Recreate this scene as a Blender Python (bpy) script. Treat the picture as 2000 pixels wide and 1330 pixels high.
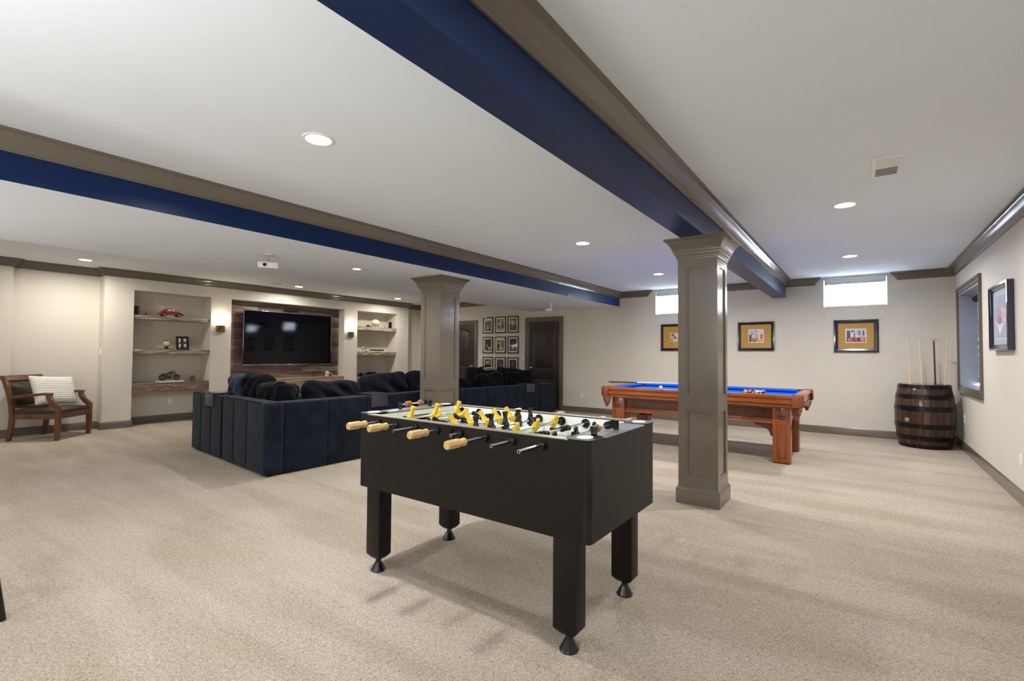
import bpy, bmesh, math, random
from math import sin, cos, pi, radians, sqrt
from mathutils import Vector, Matrix

random.seed(7)
for o in list(bpy.data.objects):
    bpy.data.objects.remove(o)
SC = bpy.context.scene
COL = SC.collection

# ------------------------------------------------------------------ camera
cam_d = bpy.data.cameras.new('camera')
cam = bpy.data.objects.new('camera', cam_d)
COL.objects.link(cam)
R = [(0.80848938, 0.58846543, 0.00730548), (-0.01064653, 0.02703643, -0.99957775), (-0.58841446, 0.80807022, 0.02812378)]
cam.matrix_world = Matrix(((R[0][0], -R[1][0], -R[2][0], 0), (R[0][1], -R[1][1], -R[2][1], 0), (R[0][2], -R[1][2], -R[2][2], 1.3), (0, 0, 0, 1)))
cam_d.sensor_width = 36
cam_d.lens = 938.917 / 2000 * 36
cam_d.clip_start = 0.02
SC.camera = cam

# ------------------------------------------------------------------ world, exposure, lamp powers
W = bpy.data.worlds.new('world')
SC.world = W
W.use_nodes = True
bg = W.node_tree.nodes['Background']
bg.inputs[0].default_value = (0.68, 0.82, 1.0, 1)
bg.inputs[1].default_value = 60.0
SC.view_settings.view_transform = 'Standard'
SC.view_settings.look = 'None'
SC.view_settings.gamma = 1
SC.view_settings.exposure = 0.8
SC.view_settings.use_curve_mapping = False
P_MAIN = 23.0      # watts of each recessed lamp, main ceiling
P_LEFT = 15.0      # lamps in front of the television wall
P_BACK = 11.0      # added lamps behind and above the camera
P_SCONCE = 2.2
# added fill lights behind the camera, bounced off the ceiling to brighten it
for (fx, fy, fp) in ((-1.6, -1.3, 55), (-5.4, -1.6, 44)):
    fl_ = bpy.data.lights.new('added_bounce_fill', 'AREA')
    fl_.shape = 'DISK'
    fl_.size = 0.5
    fl_.energy = fp
    fl_.color = (1.0, 0.99, 0.97)
    fo_ = bpy.data.objects.new('added_bounce_fill', fl_)
    COL.objects.link(fo_)
    fo_.location = (fx, fy, 1.75)
    fo_.rotation_euler = (radians(158), 0, 0)
LAMP_COL = (1.0, 0.98, 0.985)
LAMP_WARM = (1.0, 0.95, 0.88)


# ------------------------------------------------------------------ materials
def lin(c):
    return tuple(((v / 255) / 12.92 if v / 255 <= 0.04045 else ((v / 255 + 0.055) / 1.055) ** 2.4) for v in c) + (1,)


def mat(name, c, rough=0.5, metal=0.0, var=0.06, vscale=6.0, stretch=(1, 1, 1), bump=0.0, bscale=80.0, c2=None, spec=0.5,
        coat=0.0, trans=0.0, emit=None, estr=0.0, sheen=0.0, bdist=0.01, contrast=None, objspace=True):
    m = bpy.data.materials.new(name)
    m.use_nodes = True
    nt = m.node_tree
    b = nt.nodes['Principled BSDF']
    b.inputs['Roughness'].default_value = rough
    b.inputs['Metallic'].default_value = metal
    b.inputs['Specular IOR Level'].default_value = spec
    b.inputs['Coat Weight'].default_value = coat
    b.inputs['Coat Roughness'].default_value = 0.1
    b.inputs['Transmission Weight'].default_value = trans
    b.inputs['Sheen Weight'].default_value = sheen
    if emit:
        b.inputs['Emission Color'].default_value = lin(emit)
        b.inputs['Emission Strength'].default_value = estr
    tc = nt.nodes.new('ShaderNodeTexCoord')
    mp = nt.nodes.new('ShaderNodeMapping')
    mp.inputs['Scale'].default_value = stretch
    nt.links.new(tc.outputs['Object'], mp.inputs[0])
    nz = nt.nodes.new('ShaderNodeTexNoise')
    nz.inputs['Scale'].default_value = vscale
    nz.inputs['Detail'].default_value = 5
    nt.links.new(mp.outputs[0], nz.inputs['Vector'])
    rp = nt.nodes.new('ShaderNodeValToRGB')
    lc = lin(c)
    d = lin(c2) if c2 else tuple(v * (1 - var * 2) for v in lc[:3]) + (1,)
    rp.color_ramp.elements[0].color = d
    rp.color_ramp.elements[1].color = lc if c2 else tuple(min(1, v * (1 + var)) for v in lc[:3]) + (1,)
    lo, hi = contrast or (0.3, 0.7)
    rp.color_ramp.elements[0].position = lo
    rp.color_ramp.elements[1].position = hi
    nt.links.new(nz.outputs['Fac'], rp.inputs[0])
    nt.links.new(rp.outputs[0], b.inputs['Base Color'])
    if bump:
        n2 = nt.nodes.new('ShaderNodeTexNoise')
        n2.inputs['Scale'].default_value = bscale
        n2.inputs['Detail'].default_value = 3
        nt.links.new(mp.outputs[0], n2.inputs['Vector'])
        bp = nt.nodes.new('ShaderNodeBump')
        bp.inputs['Strength'].default_value = bump
        bp.inputs['Distance'].default_value = bdist
        nt.links.new(n2.outputs['Fac'], bp.inputs['Height'])
        nt.links.new(bp.outputs[0], b.inputs['Normal'])
    return m


def carpet_material():
    m = bpy.data.materials.new('carpet')
    m.use_nodes = True
    nt = m.node_tree
    N = nt.nodes.new
    L = nt.links.new
    b = nt.nodes['Principled BSDF']
    b.inputs['Roughness'].default_value = 1
    b.inputs['Specular IOR Level'].default_value = 0.1
    tc = N('ShaderNodeTexCoord')

    def noise(scale, st=(1, 1, 1), rot=0, det=3, dist=0.0):
        mp = N('ShaderNodeMapping')
        mp.inputs['Scale'].default_value = st
        mp.inputs['Rotation'].default_value = (0, 0, rot)
        L(tc.outputs['Object'], mp.inputs[0])
        n = N('ShaderNodeTexNoise')
        n.inputs['Scale'].default_value = scale
        n.inputs['Detail'].default_value = det
        n.inputs['Distortion'].default_value = dist
        L(mp.outputs[0], n.inputs['Vector'])
        return n.outputs['Fac']

    def ramp(fac, lo, hi, a, c):
        r = N('ShaderNodeValToRGB')
        r.color_ramp.elements[0].position = lo
        r.color_ramp.elements[1].position = hi
        r.color_ramp.elements[0].color = a
        r.color_ramp.elements[1].color = c
        L(fac, r.inputs[0])
        return r.outputs[0]

    def mul(x, y, f=1.0):
        q = N('ShaderNodeMix')
        q.data_type = 'RGBA'
        q.blend_type = 'MULTIPLY'
        q.inputs[0].default_value = f
        L(x, q.inputs[6])
        L(y, q.inputs[7])
        return q.outputs[2]
    base = ramp(noise(125, det=4, dist=1.4), 0.33, 0.62, lin((152, 139, 121)), lin((211, 200, 185)))
    tint = ramp(noise(1.1, det=2), 0.35, 0.65, (0.90, 0.885, 0.85, 1), (1, 1, 1, 1))
    streak = ramp(noise(2.6, (0.16, 1.25, 1), 0, 2, 0.5), 0.42, 0.58, (0.885, 0.875, 0.855, 1), (1, 1, 1, 1))
    c = mul(mul(base, tint), streak)
    L(c, b.inputs['Base Color'])
    bp = N('ShaderNodeBump')
    bp.inputs['Strength'].default_value = 0.9
    bp.inputs['Distance'].default_value = 0.008
    L(noise(130, det=4, dist=1.5), bp.inputs['Height'])
    L(bp.outputs[0], b.inputs['Normal'])
    return m


def emit_mat(name, c, s):
    m = bpy.data.materials.new(name)
    m.use_nodes = True
    nt = m.node_tree
    nt.nodes.clear()
    e = nt.nodes.new('ShaderNodeEmission')
    e.inputs[0].default_value = lin(c)
    e.inputs[1].default_value = s
    o = nt.nodes.new('ShaderNodeOutputMaterial')
    nt.links.new(e.outputs[0], o.inputs[0])
    return m


def translucent(name, c, f=0.6, rough=0.8):
    m = bpy.data.materials.new(name)
    m.use_nodes = True
    nt = m.node_tree
    nt.nodes.clear()
    a = nt.nodes.new('ShaderNodeBsdfDiffuse')
    t = nt.nodes.new('ShaderNodeBsdfTranslucent')
    a.inputs[0].default_value = lin(c)
    t.inputs[0].default_value = lin(c)
    x = nt.nodes.new('ShaderNodeMixShader')
    x.inputs[0].default_value = f
    o = nt.nodes.new('ShaderNodeOutputMaterial')
    nt.links.new(a.outputs[0], x.inputs[1])
    nt.links.new(t.outputs[0], x.inputs[2])
    nt.links.new(x.outputs[0], o.inputs[0])
    return m


def glass_mat(name, c=(1, 1, 1), rough=0.0, alpha=0.12):
    m = bpy.data.materials.new(name)
    m.use_nodes = True
    nt = m.node_tree
    nt.nodes.clear()
    g = nt.nodes.new('ShaderNodeBsdfGlossy')
    g.inputs['Roughness'].default_value = rough
    t = nt.nodes.new('ShaderNodeBsdfTransparent')
    t.inputs[0].default_value = c + (1,)
    x = nt.nodes.new('ShaderNodeMixShader')
    x.inputs[0].default_value = alpha
    o = nt.nodes.new('ShaderNodeOutputMaterial')
    nt.links.new(t.outputs[0], x.inputs[1])
    nt.links.new(g.outputs[0], x.inputs[2])
    nt.links.new(x.outputs[0], o.inputs[0])
    return m


M = {}
M['wall'] = mat('wall_paint', (217, 211, 198), 0.6, var=0.012, vscale=1.5, bump=0.06, bscale=220, bdist=0.002)
M['ceil'] = mat('ceiling_paint', (228, 235, 244), 0.9, var=0.008, vscale=1.2, bump=0.05, bscale=160, bdist=0.002)
M['trim'] = mat('taupe_trim_paint', (108, 100, 90), 0.2, var=0.02, vscale=3)
M['blue'] = mat('navy_satin_paint', (8, 35, 80), 0.33, spec=0.22, var=0.03, vscale=2, bump=0.04, bscale=200, bdist=0.002)
M['carpet'] = carpet_material()
M['door'] = mat('espresso_door_stain', (52, 40, 38), 0.35, var=0.18, vscale=5, stretch=(6, 6, 0.6))
M['black'] = mat('black_laminate', (12, 9, 8), 0.45, spec=0.3, var=0.05, vscale=4)
M['gblack'] = mat('gloss_black_plastic', (14, 13, 14), 0.18, var=0.02)
M['chrome'] = mat('polished_chrome', (215, 218, 222), 0.12, 1.0, var=0.01)
M['nickel'] = mat('satin_nickel', (200, 196, 186), 0.25, 1.0, var=0.01)
M['yellow'] = mat('yellow_player_plastic', (228, 188, 42), 0.33, var=0.03)
M['handle'] = mat('varnished_birch', (212, 178, 116), 0.3, var=0.08, vscale=20, stretch=(4, 0.5, 4))
M['cream'] = mat('cream_inner_panel', (246, 244, 240), 0.3, var=0.01)
M['green'] = mat('green_playfield', (146, 178, 150), 0.25, var=0.02)
M['greenlite'] = mat('pale_field_line', (206, 222, 206), 0.25, var=0.01)
M['greytop'] = mat('grey_rim_plate', (150, 150, 156), 0.22, var=0.02)
M['rimedge'] = mat('rim_edge_strip', (150, 138, 126), 0.4, var=0.02)
M['white'] = mat('white_plastic', (236, 235, 230), 0.4, var=0.01)
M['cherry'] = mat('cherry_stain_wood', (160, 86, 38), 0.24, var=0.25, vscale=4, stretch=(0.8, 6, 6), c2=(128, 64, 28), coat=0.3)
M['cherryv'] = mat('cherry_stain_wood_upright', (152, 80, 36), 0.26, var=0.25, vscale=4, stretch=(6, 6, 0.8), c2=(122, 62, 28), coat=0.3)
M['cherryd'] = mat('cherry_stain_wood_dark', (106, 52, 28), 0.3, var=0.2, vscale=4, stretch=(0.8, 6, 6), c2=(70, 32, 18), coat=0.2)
M['felt'] = mat('blue_felt', (14, 88, 196), 0.95, var=0.04, vscale=30, spec=0.1)
M['leather'] = mat('brown_pocket_leather', (134, 66, 40), 0.45, var=0.1, vscale=20, bump=0.1, bscale=60)
M['velvet'] = mat('navy_velvet', (21, 32, 47), 0.85, var=0.25, vscale=7, c2=(8, 13, 23), sheen=0.08, spec=0.15, bump=0.15, bscale=14, bdist=0.01)
M['velvetd'] = mat('navy_velvet_cushion', (12, 16, 26), 0.95, var=0.25, vscale=6, c2=(5, 7, 12), sheen=0.05, spec=0.12, bump=0.35, bscale=9, bdist=0.02)
M['velvetl'] = mat('slate_velvet_cushion', (44, 62, 82), 0.85, var=0.25, vscale=7, c2=(16, 25, 38), sheen=0.15, spec=0.2, bump=0.5, bscale=9, bdist=0.02)
M['piping'] = mat('black_piping', (9, 11, 16), 0.8, var=0.02)
M['chairwood'] = mat('walnut_chair_wood', (116, 74, 42), 0.32, var=0.25, vscale=6, stretch=(3, 3, 1), c2=(78, 46, 25), coat=0.2)
M['chairleather'] = mat('dark_brown_leather', (52, 40, 34), 0.32, var=0.12, vscale=10, bump=0.12, bscale=90)
M['pillow'] = mat('grey_knit_fabric', (222, 218, 210), 0.95, var=0.05, vscale=40, spec=0.1)
M['tvscreen'] = mat('television_screen', (4, 5, 11), 0.05, var=0.0, spec=0.22)
M['bronze'] = mat('aged_bronze', (140, 112, 80), 0.4, 0.5, var=0.15, vscale=20)
M['barrelwood'] = [mat('barrel_oak_%d' % i, c, 0.38, var=0.2, vscale=7, stretch=(4, 4, 0.7), c2=d, coat=0.15) for i, (c, d) in enumerate(
    [((78, 50, 32), (38, 24, 17)), ((90, 58, 36), (48, 30, 20)), ((66, 43, 29), (30, 20, 15)), ((100, 65, 39), (54, 34, 22))])]
M['barrelhead'] = mat('barrel_head_oak', (214, 148, 76), 0.4, var=0.2, vscale=6, stretch=(1, 8, 1), c2=(170, 104, 48))
M['hoop'] = mat('blackened_steel_hoop', (38, 36, 38), 0.3, 0.75, var=0.2, vscale=12)
M['cuelight'] = mat('maple_cue', (226, 200, 158), 0.3, var=0.05)
M['cuedark'] = mat('mahogany_cue', (92, 38, 26), 0.28, var=0.1)
M['framek'] = mat('black_picture_frame', (22, 18, 20), 0.2, var=0.03, coat=0.4)
M['framen'] = mat('midnight_picture_frame', (20, 26, 52), 0.16, var=0.03, coat=0.6)
M['gold'] = mat('mustard_mat_board', (190, 146, 62), 0.7, var=0.03, vscale=12)
M['paper'] = mat('white_mat_board', (240, 238, 232), 0.7, var=0.01)
M['bluegrey'] = mat('pale_blue_mat', (186, 196, 204), 0.5, var=0.02)
M['glass'] = glass_mat('picture_glass', alpha=0.07)
M['pane'] = glass_mat('window_glass', alpha=0.06)
M['clear'] = glass_mat('clear_glass', (0.92, 0.95, 0.9), 0.02, 0.25)
M['slat'] = translucent('white_blind_slat', (244, 244, 242), 0.62)
M['sheer'] = translucent('sheer_shade_band', (120, 126, 134), 0.5)
M['shadeband'] = mat('grey_shade_band', (70, 72, 78), 0.9, var=0.03)
M['winjamb'] = mat('pale_window_jamb', (150, 156, 162), 0.5, var=0.01)
M['winwhite'] = mat('white_vinyl', (236, 237, 236), 0.4, var=0.01)
M['valance'] = mat('valance_white', (206, 208, 208), 0.5, var=0.02)
M['ledlens'] = emit_mat('lamp_lens', (255, 252, 246), 9.0)
M['sconceglow'] = emit_mat('sconce_lit_glass', (255, 240, 215), 4.0)
M['dark'] = mat('dark_recess', (20, 20, 20), 0.8)
M['ventdark'] = mat('vent_shadow_gap', (96, 96, 94), 0.8)
M['greyplas'] = mat('grey_clip_tray', (66, 64, 70), 0.35, 0.3, var=0.03)
M['red'] = mat('red_enamel', (150, 40, 32), 0.2, var=0.02, coat=0.6)
M['tyre'] = mat('black_rubber', (20, 20, 20), 0.7)
M['bikemetal'] = mat('antique_pewter', (92, 82, 70), 0.35, 0.8, var=0.2, vscale=30)
M['globe'] = mat('ivory_glass_globe', (222, 212, 160), 0.1, var=0.25, vscale=16, coat=0.5)
M['woodlight'] = mat('pale_reclaimed_wood', (176, 156, 130), 0.6, var=0.25, vscale=5, stretch=(3, 0.5, 5), c2=(122, 98, 78), bump=0.3, bscale=18, bdist=0.006)
M['silver'] = mat('silver_ornament', (214, 214, 214), 0.2, 0.9, var=0.05)
M['leatherball'] = mat('cream_leather_ball', (232, 222, 200), 0.4, var=0.1, vscale=16, c2=(196, 170, 120))
WOODS = [((150, 130, 118), (94, 76, 70)), ((128, 104, 98), (84, 66, 62)), ((172, 152, 136), (108, 88, 80)), ((110, 86, 82), (70, 54, 52)),
         ((142, 116, 108), (100, 76, 70)), ((184, 166, 150), (116, 96, 86))]
M['plank'] = [mat('weathered_plank_%d' % i, a, 0.55, var=0.3, vscale=5, stretch=(4, 0.45, 7), c2=b, bump=0.35, bscale=16, bdist=0.005, contrast=(0.35, 0.68))
              for i, (a, b) in enumerate(WOODS)]
M['shelfwood'] = mat('barn_wood_shelf', (182, 168, 148), 0.65, var=0.3, vscale=7, stretch=(3, 0.5, 8), c2=(116, 100, 86), bump=0.5, bscale=22, bdist=0.006, contrast=(0.36, 0.62))
_fc = {}


def flat(c, rough=0.5):
    k = tuple(c)
    if k not in _fc:
        _fc[k] = mat('print_colour_%d_%d_%d' % k, c, rough, var=0.02, vscale=30)
    return _fc[k]


# ------------------------------------------------------------------ mesh builder
class MB:
    def __init__(s):
        s.v = []
        s.f = []
        s.m = []
        s.mi = 0

    def add(s, vs, fs):
        n = len(s.v)
        s.v += [tuple(p) for p in vs]
        for f in fs:
            s.f.append(tuple(i + n for i in f))
            s.m.append(s.mi)
        return s

    def box(s, x0, x1, y0, y1, z0, z1):
        vs = [(x, y, z) for z in (z0, z1) for y in (y0, y1) for x in (x0, x1)]
        return s.add(vs, [(0, 2, 3, 1), (4, 5, 7, 6), (0, 1, 5, 4), (2, 6, 7, 3), (0, 4, 6, 2), (1, 3, 7, 5)])

    def hexa(s, b, t):   # bottom quad + top quad (ccw)
        return s.add(list(b) + list(t), [(3, 2, 1, 0), (4, 5, 6, 7), (0, 1, 5, 4), (1, 2, 6, 5), (2, 3, 7, 6), (3, 0, 4, 7)])

    def prism(s, poly, axis, a, b):
        """poly in the two other axes (cyclic order), extruded along axis a..b"""
        def P(p, t):
            if axis == 'x':
                return (t, p[0], p[1])
            if axis == 'y':
                return (p[0], t, p[1])
            return (p[0], p[1], t)
        n = len(poly)
        vs = [P(p, a) for p in poly] + [P(p, b) for p in poly]
        fs = [tuple(range(n - 1, -1, -1)), tuple(range(n, 2 * n))]
        for i in range(n):
            j = (i + 1) % n
            fs.append((i, j, n + j, n + i))
        return s.add(vs, fs)

    def tube(s, pts, r, n=10, cap=True, flatz=1.0):
        pts = [Vector(p) for p in pts]
        rr = r if isinstance(r, (list, tuple)) else [r] * len(pts)
        vs = []
        fs = []
        d0 = (pts[1] - pts[0]).normalized()
        up = Vector((0, 0, 1)) if abs(d0.z) < 0.9 else Vector((1, 0, 0))
        for i, p in enumerate(pts):
            d = (pts[min(i + 1, len(pts) - 1)] - pts[max(i - 1, 0)]).normalized()
            a = d.cross(up)
            if a.length < 1e-4:
                a = Vector((1, 0, 0))
            a.normalize()
            b = a.cross(d).normalized()
            for k in range(n):
                t = 2 * pi * k / n
                vs.append(p + a * cos(t) * rr[i] + b * sin(t) * rr[i] * flatz)
        for i in range(len(pts) - 1):
            for k in range(n):
                k2 = (k + 1) % n
                fs.append((i * n + k, i * n + k2, (i + 1) * n + k2, (i + 1) * n + k))
        if cap:
            fs.append(tuple(range(n - 1, -1, -1)))
            e = (len(pts) - 1) * n
            fs.append(tuple(range(e, e + n)))
        return s.add(vs, fs)

    def lathe(s, prof, c=(0, 0, 0), axis='z', n=24, sx=1.0, sy=1.0, a0=0, a1=2 * pi):
        vs = []
        fs = []
        full = abs(a1 - a0 - 2 * pi) < 1e-6
        m = n if full else n + 1
        for (r, h) in prof:
            for k in range(m):
                t = a0 + (a1 - a0) * k / n
                p = (r * cos(t) * sx, r * sin(t) * sy, h)
                if axis == 'y':
                    p = (p[0], p[2], p[1])
                elif axis == 'x':
                    p = (p[2], p[0], p[1])
                vs.append((p[0] + c[0], p[1] + c[1], p[2] + c[2]))
        for i in range(len(prof) - 1):
            for k in range(n):
                k2 = (k + 1) % m
                fs.append((i * m + k, i * m + k2, (i + 1) * m + k2, (i + 1) * m + k))
        if full:
            if prof[0][0] > 1e-5:
                fs.append(tuple(range(m - 1, -1, -1)))
            if prof[-1][0] > 1e-5:
                e = (len(prof) - 1) * m
                fs.append(tuple(range(e, e + m)))
        return s.add(vs, fs)

    def ball(s, c, r, n=16, k=10, sx=1, sy=1, sz=1):
        prof = [(max(1e-6, r * sin(pi * i / k)), -r * cos(pi * i / k) * sz) for i in range(k + 1)]
        return s.lathe(prof, c, 'z', n, sx, sy)

    def sweep(s, prof, path, closed=False):
        """prof: (out, z) list; path: xy points; out is to the LEFT normal of travel; mitred"""
        n = len(path)
        P = [Vector(p) for p in path]
        m = len(prof)
        vs = []
        for i in range(n):
            if closed or 0 < i < n - 1:
                d1 = (P[i] - P[(i - 1) % n]).normalized()
                d2 = (P[(i + 1) % n] - P[i]).normalized()
                n1 = Vector((-d1.y, d1.x))
                n2 = Vector((-d2.y, d2.x))
                b = (n1 + n2)
                b = b / max(0.15, b.length_squared / 2)
            else:
                d = (P[1] - P[0]) if i == 0 else (P[-1] - P[-2])
                d.normalize()
                b = Vector((-d.y, d.x))
            for (o, z) in prof:
                q = P[i] + b * o
                vs.append((q.x, q.y, z))
        fs = []
        for i in range(n if closed else n - 1):
            j = (i + 1) % n
            for k in range(m):
                k2 = (k + 1) % m
                fs.append((i * m + k, j * m + k, j * m + k2, i * m + k2))
        if not closed:
            fs.append(tuple(range(m)))
            fs.append(tuple(range((n - 1) * m + m - 1, (n - 1) * m - 1, -1)))
        return s.add(vs, fs)

    def build(s, name, m, parent=None, world=True, smooth=False, bevel=0.0, bseg=2, loc=None, rot=None, kind=None, autos=None):
        me = bpy.data.meshes.new(name)
        off = Vector((0, 0, 0))
        if parent is not None and world:
            q = parent
            while q is not None:
                off += Vector(q.location)
                q = q.parent
        me.from_pydata([(x - off.x, y - off.y, z - off.z) for x, y, z in s.v], [], s.f)
        ms = m if isinstance(m, (list, tuple)) else [m]
        for q in ms:
            me.materials.append(q)
        if len(ms) > 1:
            me.polygons.foreach_set('material_index', s.m)
        bm = bmesh.new()
        bm.from_mesh(me)
        bmesh.ops.recalc_face_normals(bm, faces=bm.faces)
        if bevel:
            es = [e for e in bm.edges if len(e.link_faces) == 2 and e.calc_face_angle(0) > radians(30)]
            bmesh.ops.bevel(bm, geom=es, offset=bevel, segments=bseg, affect='EDGES', clamp_overlap=True, profile=0.6)
        if smooth or bevel:
            for f in bm.faces:
                f.smooth = True
            lim = radians(autos or 35)
            for e in bm.edges:
                if len(e.link_faces) != 2 or e.calc_face_angle(0) > lim:
                    e.smooth = False
        bm.to_mesh(me)
        bm.free()
        o = bpy.data.objects.new(name, me)
        COL.objects.link(o)
        if parent is not None:
            o.parent = parent
        if loc:
            o.location = loc
        if rot:
            o.rotation_euler = rot
        if kind:
            o['kind'] = kind
        return o


def thing(name, label, cat, loc=(0, 0, 0), rotz=0.0, group=None, rot=None):
    o = bpy.data.objects.new(name, None)
    o.empty_display_size = 0.1
    COL.objects.link(o)
    o.location = loc
    o.rotation_euler = rot or (0, 0, rotz)
    o['label'] = label
    o['category'] = cat
    if group:
        o['group'] = group
    return o


def tag(o, label, cat, group=None):
    o['label'] = label
    o['category'] = cat
    if group:
        o['group'] = group
    return o


def struct(mb, name, m, parent=None, **k):
    return mb.build(name, m, parent, kind='structure' if parent is None else None, **k)


def dup(root, loc, rotz=None, label=None, group=None):
    def cp(o, par):
        c = o.copy()
        COL.objects.link(c)
        c.parent = par
        for ch in list(o.children):
            cp(ch, c)
        return c
    r = cp(root, None)
    r.location = loc
    if rotz is not None:
        r.rotation_euler = (0, 0, rotz)
    if label:
        r['label'] = label
    if group:
        r['group'] = group
    return r


# ------------------------------------------------------------------ key dimensions
YB = 9.72        # back wall
XR = 1.14        # right wall
XL = -10.15      # television wall
XREC = -10.41    # recess in the television wall
XJOG = -10.28
YF = -2.6        # behind the camera
ZC = 2.64        # main ceiling
ZL = 2.68        # ceiling by the television wall
ZB = 2.335       # beam and soffit undersides
XS0, XS1 = -6.46, -4.22   # soffit
BX0, BX1 = -1.285, -1.082   # centre beam

# ------------------------------------------------------------------ floor and ceilings
mb = MB().box(-11.2, 1.7, YF - 0.4, 10.2, -0.1, 0)
struct(mb, 'floor', M['carpet'])
mb = MB().box(XS1 - 0.05, 1.6, YF, 10.1, ZC, ZC + 0.1)
struct(mb, 'ceiling', M['ceil'])
mb = MB().box(-11.1, XS0 + 0.05, YF, 10.1, ZL, ZL + 0.1)
struct(mb, 'ceiling', M['ceil'])
mb = MB()
mb.box(XS0, XS1, YF, YB, ZB, ZL + 0.05)
mb.mi = 1
mb.box(XS1 - 0.02, XS1 + 0.004, YF, YB, ZB + 0.001, ZC)
so = struct(mb, 'ceiling', [M['ceil'], M['blue']])
mb = MB().box(BX0, BX1, YF, YB, ZB, ZC + 0.02)
struct(mb, 'trim_1', M['blue'])

# ------------------------------------------------------------------ walls
WIN1 = (-3.43, -2.56)
WIN2 = (-0.527, 0.343)
WZ0, WZ1 = 2.125, 2.60
mb = MB()
D = 0.35
for x0, x1, z0, z1 in ((-11.0, WIN1[0], 0, 2.8), (WIN1[1], WIN2[0], 0, 2.8), (WIN2[1], XR + 0.5, 0, 2.8)):
    mb.box(x0, x1, YB, YB + D, z0, z1)
for a, b in (WIN1, WIN2):
    mb.box(a, b, YB, YB + D, 0, WZ0)
    mb.box(a, b, YB, YB + D, WZ1, 2.8)
wall_back = struct(mb, 'wall_back', M['wall'])
W3 = (7.86, 9.32, 0.90, 2.19)
mb = MB()
mb.box(XR, XR + 0.42, YF, W3[0], 0, 2.8)
mb.box(XR, XR + 0.42, W3[1], YB + 0.1, 0, 2.8)
mb.box(XR, XR + 0.42, W3[0], W3[1], 0, W3[2])
mb.box(XR, XR + 0.42, W3[0], W3[1], W3[3], 2.8)
struct(mb, 'wall_right', M['wall'])
NL = (2.85, 4.065, 0.0, 2.36)
NT = (4.437, 7.02, 0.0, 2.357)
NR = (7.396, 8.665, 0.0, 2.355)
TW0, TW1 = 2.45, 9.06
mb = MB()
XBK = -11.0
for a, b in ((TW0, NL[0]), (NL[1], NT[0]), (NT[1], NR[0]), (NR[1], TW1)):
    mb.box(XBK, XL, a, b, 0, 2.75)
for n in (NL, NT, NR):
    mb.box(XBK, XL, n[0], n[1], n[3], 2.75)
mb.box(XBK, XL - 0.42, NL[0], NL[1], 0, 2.75)
mb.box(XBK, XL - 0.42, NR[0], NR[1], 0, 2.75)
mb.box(XBK, XL - 0.24, NT[0], NT[1], 0, 2.75)
mb.box(XBK, XREC, 1.40, TW0, 0, 2.75)
mb.box(XBK, XJOG, YF, 1.40, 0, 2.75)
mb.box(XBK, XREC, TW1, YB + 0.05, 0, 2.75)
wall_left = struct(mb, 'wall_left', M['wall'])
# wall behind the camera
mb = MB()
mb.box(-11.0, 1.5, YF - 0.15, YF, 0, 2.8)
struct(mb, 'wall_front', M['wall'])


# ------------------------------------------------------------------ crown mouldings and baseboards
def crown(z):
    return [(0, z - 0.125), (0.012, z - 0.125), (0.014, z - 0.112), (0.02, z - 0.108), (0.022, z - 0.098), (0.032, z - 0.09),
            (0.05, z - 0.062), (0.072, z - 0.036), (0.08, z - 0.030), (0.082, z - 0.022), (0.094, z - 0.016), (0.1, z - 0.012), (0.1, z), (0, z)]


BB = [(0, 0), (0.018, 0), (0.018, 0.095), (0.014, 0.105), (0.014, 0.112), (0.008, 0.122), (0, 0.122)]
# walls run so that the room is to the left of travel
lw = [(XR, YF), (XR, YB)]
n = 2


def crown_piece(path, z, name):
    struct(MB().sweep(crown(z), path), name, M['trim'], smooth=True, autos=40)


crown_piece([(XR, YF), (XR, YB), (0.475, YB), (0.475, YB + 0.04)], ZC, 'trim_2')
crown_piece([(-0.655, YB + 0.04), (-0.655, YB), (BX1, YB), (BX1, YF)], ZC, 'trim_3')
crown_piece([(BX0, YF), (BX0, YB), (-2.35, YB), (-2.35, YB + 0.04)], ZC, 'trim_4')
crown_piece([(-3.595, YB + 0.04), (-3.595, YB), (XS1, YB), (XS1, YF)], ZC, 'trim_5')
crown_piece([(XS0, YF), (XS0, YB), (XREC, YB), (XREC, TW1), (XL, TW1), (XL, TW0), (XREC, TW0), (XREC, 1.40), (XJOG, 1.40), (XJOG, YF)][1:], ZL, 'trim_6')
struct(MB().sweep(BB, [(XR, YF), (XR, YB), (-5.61, YB)]), 'baseboard_right', M['trim'], smooth=True)
struct(MB().sweep(BB, [(-6.67, YB), (-8.2, YB)]), 'baseboard_back', M['trim'], smooth=True)
xn = XL - 0.42
struct(MB().sweep(BB, [(-9.27, YB), (XREC, YB), (XREC, TW1), (XL, TW1), (XL, NR[1]), (xn, NR[1]), (xn, NR[0]), (XL, NR[0]), (XL, NT[1]), (XL - 0.24, NT[1]), (XL - 0.24, NT[0]),
                       (XL, NT[0]), (XL, NL[1]), (xn, NL[1]), (xn, NL[0]), (XL, NL[0]), (XL, TW0), (XREC, TW0), (XREC, 1.40), (XJOG, 1.40), (XJOG, YF)]), 'baseboard_left', M['trim'], smooth=True)


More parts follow.
